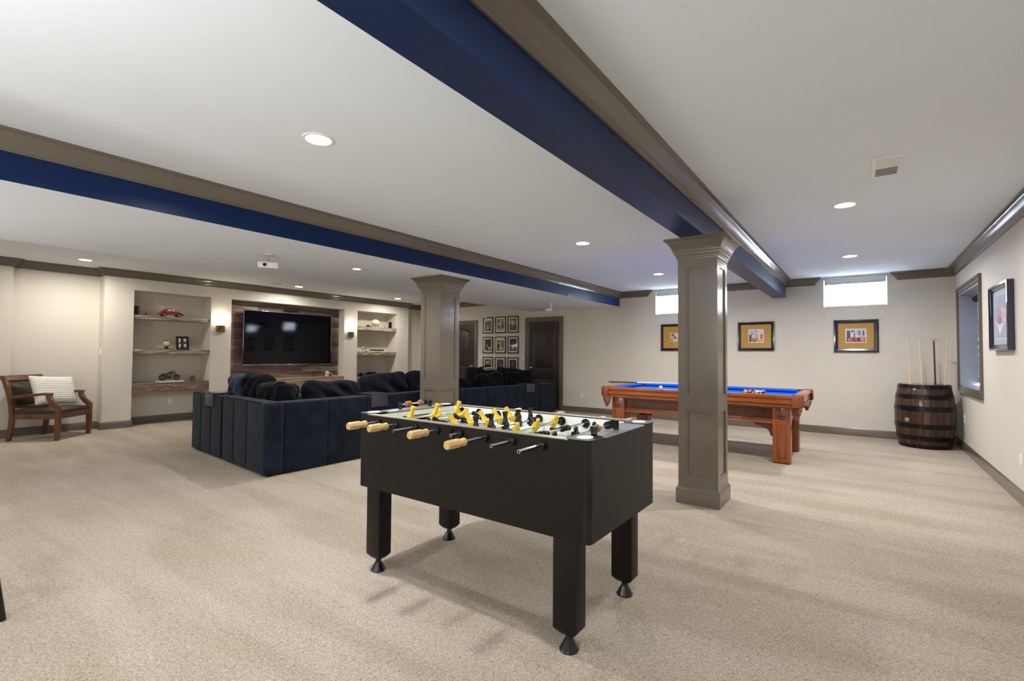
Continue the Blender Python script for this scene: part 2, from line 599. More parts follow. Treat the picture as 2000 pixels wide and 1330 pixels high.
# ------------------------------------------------------------------ plank cladding around the television
def planks():
    z = 0.738
    row = 0
    x0 = XL - 0.24
    rnd = random.Random(3)
    # shared shapes: a unit plank mesh per length class
    while z < NT[3] - 0.02:
        h = min(0.118, NT[3] - z)
        y = NT[0]
        while y < NT[1] - 0.01:
            L = rnd.uniform(0.55, 1.25)
            if NT[1] - (y + L) < 0.3:
                L = NT[1] - y
            t = rnd.uniform(0.012, 0.022)
            q = MB().box(x0 + 0.001, x0 + t, y + 0.0015, y + L - 0.0015, z + 0.001, z + h - 0.002)
            o = q.build('plank', M['plank'][rnd.choice((0, 1, 1, 3, 3, 4, 4, 2, 5) if row > 1 else (2, 5, 0, 4))], wall_left)
            y += L
        z += h
        row += 1


planks()


# ------------------------------------------------------------------ columns
def column(name, x0, x1, y0, y1, label):
    cx, cy = (x0 + x1) / 2, (y0 + y1) / 2
    t = thing(name, label, 'column', (cx, cy, 0), group=None)
    s = 0.018
    sx0, sx1, sy0, sy1 = x0 + s, x1 - s, y0 + s, y1 - s
    # shaft core recessed so that the panels read as sunk
    c = 0.012
    mb = MB().box(sx0 + c, sx1 - c, sy0 + c, sy1 - c, 0.0, 2.2)
    # stiles and rails on four faces
    stile = 0.068
    for (za, zb) in ((0.10, 0.235), (0.82, 0.94), (2.09, 2.2)):
        mb.box(sx0 + stile, sx1 - stile, sy0, sy0 + c, za, zb)
        mb.box(sx0 + stile, sx1 - stile, sy1 - c, sy1, za, zb)
        mb.box(sx0, sx0 + c, sy0 + stile, sy1 - stile, za, zb)
        mb.box(sx1 - c, sx1, sy0 + stile, sy1 - stile, za, zb)
    for (xa, xb) in ((sx0, sx0 + stile), (sx1 - stile, sx1)):
        mb.box(xa, xb, sy0, sy0 + c, 0.1, 2.2)
        mb.box(xa, xb, sy1 - c, sy1, 0.1, 2.2)
    for (ya, yb) in ((sy0 + c, sy0 + stile), (sy1 - stile, sy1 - c)):
        mb.box(sx0, sx0 + c, ya, yb, 0.1, 2.2)
        mb.box(sx1 - c, sx1, ya, yb, 0.1, 2.2)
    mb.build('shaft', M['trim'], t)
    # panel mouldings
    for (za, zb) in ((0.235, 0.82), (0.94, 2.09)):
        for face in range(4):
            q = MB()
            w = 0.016
            if face < 2:
                yy = sy0 if face == 0 else sy1 - c
                a, b = sx0 + stile, sx1 - stile
                f0, f1 = yy + (0.003 if face == 0 else 0), yy + (c if face == 0 else c - 0.003)
                for (p, r, u, v) in ((a, a + w, za, zb), (b - w, b, za, zb), (a + w, b - w, za, za + w), (a + w, b - w, zb - w, zb)):
                    q.box(p, r, f0, f1, u, v)
            else:
                xx = sx0 if face == 2 else sx1 - c
                a, b = sy0 + stile, sy1 - stile
                f0, f1 = xx + (0.003 if face == 2 else 0), xx + (c if face == 2 else c - 0.003)
                for (p, r, u, v) in ((a, a + w, za, zb), (b - w, b, za, zb), (a + w, b - w, za, za + w), (a + w, b - w, zb - w, zb)):
                    q.box(f0, f1, p, r, u, v)
            q.build('panel_moulding', M['trim'], t)
    base = [(0, 0), (0.018, 0), (0.018, 0.125), (0.014, 0.132), (0.004, 0.142), (0.002, 0.155), (0, 0.155)]
    ring = [(sx0, sy0), (sx0, sy1), (sx1, sy1), (sx1, sy0)]
    MB().sweep(base, ring, closed=True).build('base', M['trim'], t, smooth=True)
    z = ZB - 0.001
    e = -0.004
    cap = [(e, z - 0.185), (0.006, z - 0.185), (0.008, z - 0.168), (0.013, z - 0.165), (0.014, z - 0.15), (0.024, z - 0.143), (0.026, z - 0.125),
           (0.036, z - 0.118), (0.038, z - 0.098), (0.052, z - 0.07), (0.072, z - 0.04), (0.088, z - 0.022), (0.1, z - 0.016), (0.1, z), (e, z)]
    MB().sweep(cap, ring, closed=True).build('capital', M['trim'], t, smooth=True, autos=40)
    MB().box(sx0, sx1, sy0, sy1, 2.2, z).build('neck', M['trim'], t)
    return t


column('column', -1.35, -0.98, 4.34, 4.74, 'square taupe panelled column under the centre beam, behind the foosball table')
column('column', -4.92, -4.51, 4.58, 4.99, 'square taupe panelled column standing beside the dark sofa, farther from the camera')


# ------------------------------------------------------------------ doors
def door(n, x0, x1, z1, knob_left):
    """x0..x1 is the leaf"""
    t = bpy.data.objects.new('door_%d' % n, None)
    COL.objects.link(t)
    t.location = ((x0 + x1) / 2, YB, 0)
    t['kind'] = 'structure'
    y0 = YB - 0.008
    w = x1 - x0
    leaf = MB().box(x0, x1, y0, YB - 0.0005, 0.01, z1).build('leaf', M['door'], t)

    def arch(xa, xb, za, zb, rise, inset):
        xa += inset
        xb -= inset
        za += inset
        zb -= inset
        pts = [(xa, za), (xb, za), (xb, zb)]
        N = 14
        for i in range(1, N):
            u = i / N
            x = xb + (xa - xb) * u
            s_ = 1 - abs(2 * u - 1)
            pts.append((x, zb + rise * (0.5 - 0.5 * cos(pi * min(1, s_ * 1.25)))))
        pts.append((xa, zb))
        return pts
    for (za, zb, rise) in ((0.93, z1 - 0.19, 0.075), (0.2, 0.76, 0.0)):
        m_ = 0.135
        # groove frame and raised field
        q = MB()
        outer = arch(x0 + m_, x1 - m_, za, zb, rise, 0)
        inner = arch(x0 + m_, x1 - m_, za, zb, rise, 0.022)
        nn = len(outer)
        vs = [(p[0], y0 - 0.007, p[1]) for p in outer] + [(p[0], y0 + 0.001, p[1]) for p in inner] + [(p[0], y0 + 0.001, p[1]) for p in arch(x0 + m_, x1 - m_, za, zb, rise, -0.012)]
        fs = []
        for i in range(nn):
            j = (i + 1) % nn
            fs.append((i, j, nn + j, nn + i))
            fs.append((2 * nn + i, 2 * nn + j, j, i))
        q.add(vs, fs)
        q.build('panel_moulding', M['door'], t)
        q = MB().prism(arch(x0 + m_, x1 - m_, za, zb, rise, 0.05), 'y', y0 - 0.005, y0 + 0.002)
        q.build('panel', M['door'], t, bevel=0.004)
    # casing with stepped profile
    cw = 0.105
    q = MB()
    for k, (o0, o1, th) in enumerate(((0.0, cw - 0.0015, 0.012), (0.018, cw - 0.001, 0.018), (0.06, cw - 0.0005, 0.026), (cw - 0.018, cw, 0.032))):
        q.box(x0 - o1, x0 - o0, YB - th, YB + 0.001, 0, z1 + o1)
        q.box(x1 + o0, x1 + o1, YB - th, YB + 0.001, 0, z1 + o1)
        q.box(x0 - o0, x1 + o0, YB - th, YB + 0.001, z1 + o0, z1 + o1)
    q.build('casing', M['trim'], t)
    kx = x0 + 0.075 if knob_left else x1 - 0.075
    q = MB().lathe([(0.001, 0), (0.028, 0.001), (0.03, 0.006), (0.012, 0.012), (0.011, 0.03), (0.025, 0.04), (0.03, 0.052), (0.024, 0.064), (0.001, 0.068)], (0, 0, 0), 'y', 18)
    o = q.build('door_handle', M['nickel'], t, smooth=True, world=False)
    o.location = (kx - t.location.x, y0 - YB, 0.965)
    o.rotation_euler = (0, 0, pi)
    hx = x1 if knob_left else x0
    for hz in (0.25, 1.05, z1 - 0.22):
        MB().box(hx - 0.012, hx + 0.012, YB - 0.022, YB - 0.004, hz - 0.045, hz + 0.045).build('hinge', M['bikemetal'], t)


door(1, -9.16, -8.31, 2.08, False)
door(2, -6.556, -5.71, 2.085, True)


# ------------------------------------------------------------------ windows in the back wall
def small_window(n, x0, x1):
    t = bpy.data.objects.new('window_%d' % n, None)
    COL.objects.link(t)
    t.location = ((x0 + x1) / 2, YB, WZ0)
    t['kind'] = 'structure'
    q = MB()
    yo = YB + 0.24
    f = 0.04
    q.box(x0, x0 + f, yo, yo + 0.05, WZ0, WZ1)
    q.box(x1 - f, x1, yo, yo + 0.05, WZ0, WZ1)
    q.box(x0 + f, x1 - f, yo, yo + 0.05, WZ0, WZ0 + f)
    q.box(x0 + f, x1 - f, yo, yo + 0.05, WZ1 - f, WZ1)
    q.box((x0 + x1) / 2 - 0.015, (x0 + x1) / 2 + 0.015, yo + 0.005, yo + 0.045, WZ0 + f, WZ1 - f)
    q.build('window_frame', M['winwhite'], t)
    MB().box(x0 + f, x1 - f, yo + 0.02, yo + 0.024, WZ0 + f, WZ1 - f).build('pane', M['pane'], t)
    # white liner round the opening
    q = MB()
    q.box(x0, x0 + 0.012, YB - 0.004, yo, WZ0, WZ1)
    q.box(x1 - 0.012, x1, YB - 0.004, yo, WZ0, WZ1)
    q.box(x0, x1, YB - 0.006, yo, WZ0, WZ0 + 0.012)
    q.box(x0, x1, YB - 0.002, yo, WZ1 - 0.012, WZ1)
    q.build('window_sill', M['winwhite'], t)
    b = thing('window_blind', 'white slatted blind, lowered, in the small window %s' % ('right of the centre beam' if n == 2 else 'partly hidden by the column'), 'blind', ((x0 + x1) / 2, YB, WZ0))
    q = MB().box(x0 + 0.02, x1 - 0.02, YB + 0.0, YB + 0.05, WZ1 - 0.095, WZ1 - 0.014)
    q.box(x0 + 0.02, x1 - 0.02, YB - 0.006, YB + 0.001, WZ1 - 0.075, WZ1 - 0.035)
    q.build('headrail', M['valance'], b, bevel=0.004)
    z = WZ0 + 0.035
    sl = MB()
    th = 0.0012
    slat0 = None
    while z < WZ1 - 0.1:
        if slat0 is None:
            q = MB()
            q.add([(-(x1 - x0) / 2 + 0.03, 0.0, -0.013), ((x1 - x0) / 2 - 0.03, 0.0, -0.013), ((x1 - x0) / 2 - 0.03, 0.010, 0.013), (-(x1 - x0) / 2 + 0.03, 0.010, 0.013)], [(0, 1, 2, 3)])
            slat0 = q.build('slat', M['slat'], b, world=False)
            s_ = slat0
        else:
            s_ = slat0.copy()
            COL.objects.link(s_)
        s_.location = (0, 0.02, z - WZ0)
        z += 0.0245
    MB().box(x0 + 0.03, x1 - 0.03, YB + 0.015, YB + 0.035, WZ0 + 0.014, WZ0 + 0.024).build('bottom_rail', M['valance'], b)


small_window(1, *WIN1)
small_window(2, *WIN2)
for (hx, lab) in ((-0.452, 'small white wall hook below the right window, left one of its pair'), (0.262, 'small white wall hook below the right window, right one of its pair'),
                  (-3.33, 'small white wall hook below the window beside the column')):
    q = MB().box(-0.012, 0.012, -0.006, 0, -0.02, 0.02)
    q.tube([(0, -0.004, -0.008), (0, -0.03, -0.014), (0, -0.034, 0.006)], 0.004, 6)
    o = q.build('wall_hook', M['white'], smooth=True)
    o.location = (hx, YB, 2.02)
    tag(o, lab, 'hook', 'wall hooks under the windows')

# ------------------------------------------------------------------ tall window in the right wall
t = bpy.data.objects.new('window_3', None)
COL.objects.link(t)
t.location = (XR, (W3[0] + W3[1]) / 2, W3[2])
t['kind'] = 'structure'
y0, y1, z0, z1 = W3
q = MB()
cw = 0.1
for (o0, o1, th) in ((0.0, cw - 0.0012, 0.012), (0.02, cw - 0.0006, 0.02), (cw - 0.03, cw, 0.03)):
    q.box(XR - th, XR + 0.001, y0 - o1, y0 - o0, z0 - o1, z1 + o1)
    q.box(XR - th, XR + 0.001, y1 + o0, y1 + o1, z0 - o1, z1 + o1)
    q.box(XR - th, XR + 0.001, y0 - o0, y1 + o0, z1 + o0, z1 + o1)
    q.box(XR - th, XR + 0.001, y0 - o0, y1 + o0, z0 - o1, z0 - o0)
q.build('casing', M['trim'], t)
q = MB()
q.box(XR - 0.012, XR + 0.36, y0, y0 + 0.012, z0, z1)
q.box(XR - 0.012, XR + 0.36, y1 - 0.012, y1, z0, z1)
q.box(XR - 0.012, XR + 0.36, y0, y1, z1 - 0.012, z1)
q.box(XR - 0.012, XR + 0.36, y0, y1, z0, z0 + 0.012)
q.build('jamb', M['winjamb'], t)
q = MB()
xo = XR + 0.34
for (a, b, c, d) in ((y0, y0 + 0.05, z0, z1), (y1 - 0.05, y1, z0, z1), (y0, y1, z0, z0 + 0.05), (y0, y1, z1 - 0.05, z1), ((y0 + y1) / 2 - 0.025, (y0 + y1) / 2 + 0.025, z0, z1)):
    q.box(xo, xo + 0.05, a, b, c, d)
q.build('window_frame', M['winwhite'], t)
MB().box(xo + 0.02, xo + 0.024, y0 + 0.05, y1 - 0.05, z0 + 0.05, z1 - 0.05).build('pane', M['pane'], t)
sh = thing('banded_roller_shade', 'grey and white banded roller shade in the tall window behind the barrel', 'shade', (XR + 0.2, (y0 + y1) / 2, z1))
MB().tube([(XR + 0.17, y0 + 0.02, z1 - 0.065), (XR + 0.17, y1 - 0.02, z1 - 0.065)], 0.045, 20).build('roller_tube', mat('dark_bronze_tube', (40, 28, 22), 0.7, spec=0.1), sh, smooth=True)
nb = 11
bh = (z1 - 0.1 - (z0 + 0.05)) / nb
for i in range(nb):
    za = z0 + 0.05 + i * bh
    MB().box(XR + 0.18, XR + 0.183, y0 + 0.013, y1 - 0.013, za, za + bh * 0.55).build('opaque_band', M['shadeband'], sh)
    MB().box(XR + 0.181, XR + 0.1825, y0 + 0.013, y1 - 0.013, za + bh * 0.55, za + bh).build('sheer_band', M['sheer'], sh)
MB().tube([(XR + 0.18, y0 + 0.03, z0 + 0.045), (XR + 0.18, y1 - 0.03, z0 + 0.045)], 0.012, 10).build('bottom_bar', M['winwhite'], sh, smooth=True)


# ------------------------------------------------------------------ recessed lamps
def lamp(x, y, z, power, label, col=LAMP_COL, r=0.075, group='round recessed ceiling lights', light=True):
    t = thing('recessed_light', label, 'ceiling light', (x, y, z), group=group)
    MB().lathe([(r, -0.001), (r + 0.002, -0.006), (r + 0.018, -0.005), (r + 0.022, 0.0)], (0, 0, 0), 'z', 32).build('trim_ring', M['white'], t, world=False, smooth=True)
    MB().lathe([(r, -0.002), (r * 0.6, -0.0035), (0.001, -0.004)], (0, 0, 0), 'z', 32).build('lens', M['ledlens'], t, world=False, smooth=True)
    if light:
        ld = bpy.data.lights.new('recessed_lamp', 'AREA')
        ld.shape = 'DISK'
        ld.size = 2 * r
        ld.energy = power
        ld.color = col
        ld.spread = radians(165)
        lo = bpy.data.objects.new('recessed_lamp', ld)
        COL.objects.link(lo)
        lo.parent = t
        lo.location = (0, 0, -0.012)
    return t


lamp(-2.747, 1.691, ZC, P_MAIN, 'bright recessed light nearest the camera, left of the centre beam')
lamp(-2.706, 5.147, ZC, P_MAIN, 'recessed light between the two blue beams, in the middle of its row')
lamp(-2.705, 7.81, ZC, P_MAIN, 'recessed light between the two blue beams, just before the back wall')
lamp(-0.109, 5.133, ZC, P_MAIN, 'recessed light right of the centre beam, beyond the ceiling vent')
lamp(-0.117, 7.806, ZC, P_MAIN, 'recessed light right of the centre beam, above the end of the pool table')
lamp(-9.5, 2.05, ZL, P_LEFT, 'recessed light over the brown armchair', LAMP_WARM)
lamp(-9.52, 5.48, ZL, P_LEFT, 'recessed light above the television', LAMP_WARM)
lamp(-9.48, 8.1, ZL, P_LEFT, 'recessed light above the right wall niche', LAMP_WARM)
lamp(-5.02, 3.635, ZB, 14, 'small flush light in the lowered soffit over the sofa', r=0.045, light=True)
for (x, y, wh) in ((-2.72, -1.4, 'behind the camera between the two blue beams'), (-0.11, 1.4, 'above the camera on the right of the centre beam'), (-0.11, -1.4, 'behind the camera near the right wall'),
                   (-5.4, -1.2, 'behind the camera in the lowered soffit'), (-9.5, -1.0, 'behind the camera near the television wall')):
    lamp(x, y, ZB if x == -5.4 else (ZL if x < -9 else ZC), P_BACK, 'added recessed light ' + wh, group='added recessed lights outside the picture')  # unseen lamps, added to lift the ceiling brightness


# ------------------------------------------------------------------ ceiling vents and soffit devices
def vent(x0, x1, y0, y1, z, label):
    t = thing('ceiling_vent', label, 'vent', ((x0 + x1) / 2, (y0 + y1) / 2, z))
    q = MB()
    f = 0.022
    q.box(x0, x1, y0, y0 + f, z - 0.006, z)
    q.box(x0, x1, y1 - f, y1, z - 0.006, z)
    q.box(x0, x0 + f, y0 + f, y1 - f, z - 0.006, z)
    q.box(x1 - f, x1, y0 + f, y1 - f, z - 0.006, z)
    q.build('frame', M['white'], t)
    MB().box(x0 + f, x1 - f, y0 + f, y1 - f, z - 0.001, z).build('backing', M['ventdark'], t)
    n_ = 14
    s0 = None
    ym = (y0 + y1) / 2
    for i in range(n_):
        yy = y0 + f + (i + 0.5) * (y1 - y0 - 2 * f) / n_
        a = radians(-50 if yy > ym else 50)
        if s0 is None:
            s0 = MB().box(x0 + f, x1 - f, -0.001, 0.001, -0.009, 0.0).build('louvre', M['white'], None)
            s0.parent = t
            o = s0
        else:
            o = s0.copy()
            COL.objects.link(o)
        o.location = (-t.location.x, yy - t.location.y, -0.003)
        o.rotation_euler = (a, 0, 0)
    return t


vent(0.07, 0.24, 4.06, 4.47, ZC, 'white two-way ceiling vent right of the centre beam')
vent(-9.58, -9.44, 4.72, 5.12, ZL, 'slim white ceiling vent above the left edge of the television')

t = thing('ceiling_projector', 'small pale grey projector hanging from the lowered soffit by a short arm', 'projector', (-5.09, 2.58, ZB))
MB().box(-0.06, 0.06, -0.03, 0.03, -0.006, 0).build('ceiling_plate', M['white'], t, world=False, bevel=0.002)
MB().tube([(0, 0, -0.004), (0, 0, -0.085)], 0.008, 12).build('arm', M['nickel'], t, world=False, smooth=True)
bd = MB().box(-0.05, 0.05, -0.095, 0.095, -0.145, -0.085).build('body', M['white'], t, world=False, bevel=0.006)
MB().lathe([(0.016, 0), (0.018, 0.008), (0.012, 0.009), (0.001, 0.006)], (0.05, -0.03, -0.115), 'x', 16).build('projector_lens', M['gblack'], bd, world=False, smooth=True)
t.rotation_euler = (0, 0, radians(-30))
t = thing('surround_speaker', 'small white bracket speaker under the soffit by the back wall doors', 'speaker', (-5.1, 8.35, ZB))
MB().box(-0.025, 0.025, -0.02, 0.02, -0.01, 0).build('ceiling_plate', M['white'], t, world=False)
MB().box(-0.008, 0.012, -0.012, 0.012, -0.12, -0.01).build('bracket', M['winwhite'], t, world=False, bevel=0.003)
MB().box(-0.12, 0.01, -0.04, 0.04, -0.155, -0.105).build('cabinet', M['white'], t, world=False, bevel=0.01)


# ------------------------------------------------------------------ outlets and switches
def plate(name, label, loc, rotz, kind='outlet', cat='outlet', w=0.075, h=0.12):
    t = thing(name, label, cat, loc, rotz)
    MB().box(-w / 2, w / 2, -0.006, 0, -h / 2, h / 2).build('cover_plate', M['white'], t, world=False, bevel=0.003)
    if kind == 'outlet':
        for s_ in (-1, 1):
            MB().lathe([(0.017, 0), (0.016, -0.003), (0.001, -0.003)], (0, -0.006, s_ * 0.024), 'y', 16).build('receptacle', M['winwhite'], t, world=False)
    else:
        MB().box(-0.015, 0.015, -0.011, -0.005, -0.03, 0.03).build('rocker', M['winwhite'], t, world=False, bevel=0.002)
    return t


plate('wall_outlet', 'white outlet low on the back wall between the right door and pool table', (-5.118, YB, 0.376), 0)
plate('wall_outlet', 'white outlet low inside the left niche, under its bottom shelf', (XL - 0.42, 3.56, 0.37), pi / 2)
plate('wall_outlet', 'white outlet low on the right wall at the picture edge', (XR, 6.17, 0.38), -pi / 2)
plate('wall_outlet', 'white outlet on the right wall just beside the barrel', (XR, 9.08, 0.45), -pi / 2)
plate('light_switch', 'white light switch between the left door and framed prints', (-8.088, YB, 1.22), 0, 'switch', 'switch')
plate('light_switch', 'white light switch between framed prints and right door', (-6.728, YB, 1.213), 0, 'switch', 'switch')
plate('light_switch', 'white light switch at the wall corner behind the brown armchair', (-10.28, TW0, 1.28), pi, 'switch', 'switch').rotation_euler = (0, 0, 0)


# ------------------------------------------------------------------ framed pictures
def picture(name, label, x0, x1, z0, z1, fw, frame_m, mat_m, inner, shapes, bgc, wall='back', depth=0.03, group=None, inner_w=None):
    """shapes: list of (colour, polygon in 0..1 coordinates of the print)"""
    t = thing(name, label, 'picture', ((x0 + x1) / 2, 0, (z0 + z1) / 2), group=group)
    w, h = x1 - x0, z1 - z0
    q = MB()
    prof = [(0, 0), (0, -depth), (fw * 0.35, -depth * 1.05), (fw * 0.5, -depth * 0.8), (fw * 0.85, -depth * 0.62), (fw, -depth * 0.5), (fw, 0)]
    ring = [(-w / 2, -h / 2), (w / 2, -h / 2), (w / 2, h / 2), (-w / 2, h / 2)]
    vs = []
    m_ = len(prof)
    for (sx, sz) in ring:
        for (o, y) in prof:
            vs.append((sx - math.copysign(o, sx), y, sz - math.copysign(o, sz)))
    fs = []
    for i in range(4):
        j = (i + 1) % 4
        for k in range(m_):
            k2 = (k + 1) % m_
            fs.append((i * m_ + k, j * m_ + k, j * m_ + k2, i * m_ + k2))
    q.add(vs, fs)
    q.build('frame', frame_m, t, world=False, smooth=True, autos=20)
    MB().box(-w / 2 + fw * 0.8, w / 2 - fw * 0.8, -depth * 0.4, -0.001, -h / 2 + fw * 0.8, h / 2 - fw * 0.8).build('mat_board', mat_m, t, world=False)
    ix0, ix1, iz0, iz1 = inner
    X = lambda u: -w / 2 + w * (ix0 + (ix1 - ix0) * u)
    Z = lambda v: -h / 2 + h * (iz0 + (iz1 - iz0) * v)
    y = -depth * 0.4
    q = MB()
    mats = [flat((236, 232, 226)), flat(bgc)]
    if inner_w:
        q.box(X(0) - inner_w, X(1) + inner_w, y - 0.001, y, Z(0) - inner_w, Z(1) + inner_w)
    q.mi = 1
    q.box(X(0), X(1), y - 0.002, y, Z(0), Z(1))
    d = 0.0023
    for c, poly in shapes:
        if flat(c) not in mats:
            mats.append(flat(c))
        q.mi = mats.index(flat(c))
        q.add([(X(u), y - d, Z(v)) for u, v in poly], [tuple(range(len(poly)))])
        d += 0.00012
    q.build('print', mats, t, world=False)
    MB().add([(-w / 2 + fw * .8, -depth * 0.52, -h / 2 + fw * .8), (w / 2 - fw * .8, -depth * 0.52, -h / 2 + fw * .8), (w / 2 - fw * .8, -depth * 0.52, h / 2 - fw * .8), (-w / 2 + fw * .8, -depth * 0.52, h / 2 - fw * .8)], [(0, 1, 2, 3)]).build('glazing', M['glass'], t, world=False)
    if wall == 'back':
        t.location = ((x0 + x1) / 2, YB, (z0 + z1) / 2)
    elif wall == 'right':
        t.location = (XR, (x0 + x1) / 2, (z0 + z1) / 2)
        t.rotation_euler = (0, 0, -pi / 2)
    return t


def rc(c, a, b, d, e):
    return (c, [(a, d), (b, d), (b, e), (a, e)])


def circ(c, x, y, rx, ry, n_=12):
    return (c, [(x + rx * cos(2 * pi * i / n_), y + ry * sin(2 * pi * i / n_)) for i in range(n_)])


# three prints with mustard mats
inner = (0.37, 0.67, 0.38, 0.62)
picture('framed_picture', 'black framed colour print on mustard mat, half hidden behind the column', -3.31, -2.70, 1.39, 1.925, 0.05, M['framek'], M['gold'], (0.34, 0.66, 0.37, 0.63),
        [rc((220, 200, 196), 0, 1, .2, .6), rc((60, 34, 44), 0.02, .3, .62, .98), rc((170, 50, 50), .25, .6, .3, .62), circ((232, 214, 214), .62, .7, .16, .24), rc((52, 30, 40), .75, 1, .55, 1),
         circ((206, 160, 130), .18, .68, .1, .14), rc((196, 70, 62), .7, 1, .25, .5), rc((40, 30, 36), 0, .12, 0, .35), rc((206, 180, 130), .2, .9, 0.02, .14)], (206, 190, 190), inner_w=0.012)
picture('framed_picture', 'black framed tavern still life on mustard mat, between column and beam end', -1.862, -1.266, 1.392, 1.92, 0.05, M['framek'], M['gold'], (0.31, 0.70, 0.30, 0.72),
        [rc((188, 200, 232), 0, .55, .6, 1), rc((150, 50, 56), 0, .2, .2, .6), rc((90, 40, 60), 0, .15, 0, .25), circ((120, 150, 110), .3, .18, .16, .18), circ((70, 110, 70), .42, .1, .1, .1), rc((214, 170, 90), .44, .62, .2, .74),
         circ((236, 226, 180), .53, .76, .1, .08), (((196, 110, 60)), [(.5, .05), (.62, .05), (.6, .4), (.5, .4)]), rc((176, 52, 44), .8, .97, .3, .62), circ((226, 90, 70), .87, .47, .06, .1), rc((226, 170, 150), .62, 1, 0, .25),
         rc((70, 74, 90), .5, .56, .8, .97), circ((60, 60, 70), .22, .66, .04, .08)], (228, 214, 216), inner_w=0.012)
picture('framed_picture', 'glossy midnight blue framed print on mustard mat under the right window', -0.38, 0.22, 1.37, 1.905, 0.06, M['framen'], M['gold'], (0.29, 0.71, 0.32, 0.70),
        [rc((196, 200, 222), .0, 1, .5, 1), rc((70, 62, 92), .02, .2, .35, .9), rc((60, 52, 84), .0, 1, 0, .35), rc((206, 120, 120), .06, .3, .04, .3), rc((180, 64, 74), .38, .6, .05, .3), rc((236, 130, 84), .74, .96, .06, .42),
         circ((196, 70, 70), .42, .52, .12, .16), circ((232, 206, 206), .52, .5, .06, .2), rc((110, 112, 140), .64, .74, .55, .9), rc((70, 80, 120), .86, .95, .5, .9), circ((80, 90, 96), .34, .86, .1, .06), rc((240, 236, 240), .28, .38, .4, .7)], (206, 206, 224), inner_w=0.014)
picture('framed_picture', 'midnight blue framed pastel print on the right wall beside the tall window', 6.29, 7.10, 1.372, 2.03, 0.055, M['framen'], M['bluegrey'], (0.22, 0.80, 0.18, 0.84),
        [rc((170, 182, 204), 0, 1, .66, 1), rc((186, 160, 196), .05, .5, .4, .72), (((226, 210, 190)), [(.45, .74), (1, .62), (1, .3), (.6, .4)]), (((232, 234, 240)), [(.1, .38), (.75, .34), (.35, .08)]), circ((176, 120, 160), .35, .42, .2, .1),
         rc((206, 190, 210), .5, .8, .45, .6)], (180, 188, 206), wall='right', depth=0.05, inner_w=0.01)
# nine small bottle prints
xsr = [(-8.0, -7.68), (-7.606, -7.27), (-7.2, -6.875)]
zsr = [(1.83, 2.25), (1.315, 1.742), (0.80, 1.22)]
P9 = {
    (0, 0): ('top left print of the nine, pale ring over dark ground', (88, 78, 70), [rc((214, 206, 196), .0, 1, .86, 1), circ((206, 194, 178), .42, .4, .16, .18), circ((88, 78, 70), .44, .44, .09, .1), rc((216, 206, 190), .3, .5, .12, .3), circ((120, 110, 100), .75, .3, .15, .2)]),
    (0, 1): ('top middle print of the nine, amber highball glass', (120, 100, 70), [rc((214, 186, 140), .46, .66, .2, .92), rc((226, 206, 160), .2, .5, .46, .62), circ((240, 230, 206), .34, .55, .1, .06), rc((200, 170, 120), 0, 1, 0, .18), rc((90, 72, 50), .75, 1, .2, 1)]),
    (0, 2): ('top right print of the nine, tall glowing copper bottle', (58, 46, 42), [rc((206, 120, 70), .28, .44, .25, .88), rc((250, 214, 170), .32, .38, .3, .84), circ((216, 120, 80), .35, .2, .1, .06), circ((170, 90, 80), .75, .12, .1, .08), rc((96, 76, 66), .5, 1, .6, .64)]),
    (1, 0): ('middle left print of the nine, tilted red bottle', (44, 34, 34), [(((196, 92, 74)), [(.15, .5), (.28, .58), (.72, .3), (.6, .16)]), circ((226, 176, 120), .76, .2, .16, .16), (((240, 196, 170)), [(.2, .52), (.24, .55), (.6, .3), (.56, .26)]), circ((200, 190, 170), .2, .1, .1, .05)]),
    (1, 1): ('centre print of the nine, golden decanter with tall neck', (96, 76, 56), [rc((230, 210, 180), 0, 1, .88, 1), rc((214, 170, 110), .5, .72, .3, .86), circ((240, 214, 150), .6, .16, .32, .16), circ((120, 84, 50), .6, .12, .2, .07), rc((244, 220, 170), .1, .36, .6, .72), rc((246, 236, 206), .56, .6, .3, .84)]),
    (1, 2): ('middle right print of the nine, slim red cone bottle', (44, 38, 40), [(((196, 50, 56)), [(.42, .25), (.58, .25), (.52, .62), (.48, .62)]), circ((236, 160, 130), .5, .16, .24, .1), (((240, 210, 200)), [(.34, .1), (.42, .24), (.58, .24), (.66, .1)]), circ((120, 40, 44), .5, .14, .1, .06)]),
    (2, 0): ('bottom left print of the nine, two orange medallions', (46, 32, 30), [circ((214, 104, 64), .35, .72, .18, .17), circ((236, 160, 120), .7, .74, .15, .17), circ((250, 220, 190), .35, .74, .07, .1), circ((70, 40, 36), .7, .74, .07, .08), rc((80, 66, 70), .2, .8, .3, .46), rc((240, 210, 180), .4, .7, .02, .08)]),
    (2, 1): ('bottom middle print of the nine, leaning red tube', (62, 56, 56), [(((214, 62, 50)), [(.34, .66), (.52, .7), (.9, .26), (.74, .2)]), (((240, 130, 100)), [(.38, .66), (.44, .68), (.82, .25), (.76, .23)]), rc((230, 200, 160), .4, .62, .02, .08), rc((100, 92, 92), .1, .5, .74, .78)]),
    (2, 2): ('bottom right print of the nine, small flame above faint text lines', (36, 34, 40), [(((214, 104, 60)), [(.42, .58), (.56, .58), (.6, .7), (.5, .88), (.43, .72)]), circ((246, 170, 140), .49, .62, .04, .05), rc((96, 90, 100), .2, .8, .46, .49), rc((86, 82, 92), .15, .85, .38, .41), rc((86, 82, 92), .25, .75, .3, .33), rc((90, 86, 96), .12, .88, .2, .23), rc((120, 90, 80), .72, .86, .82, .86)]),
}
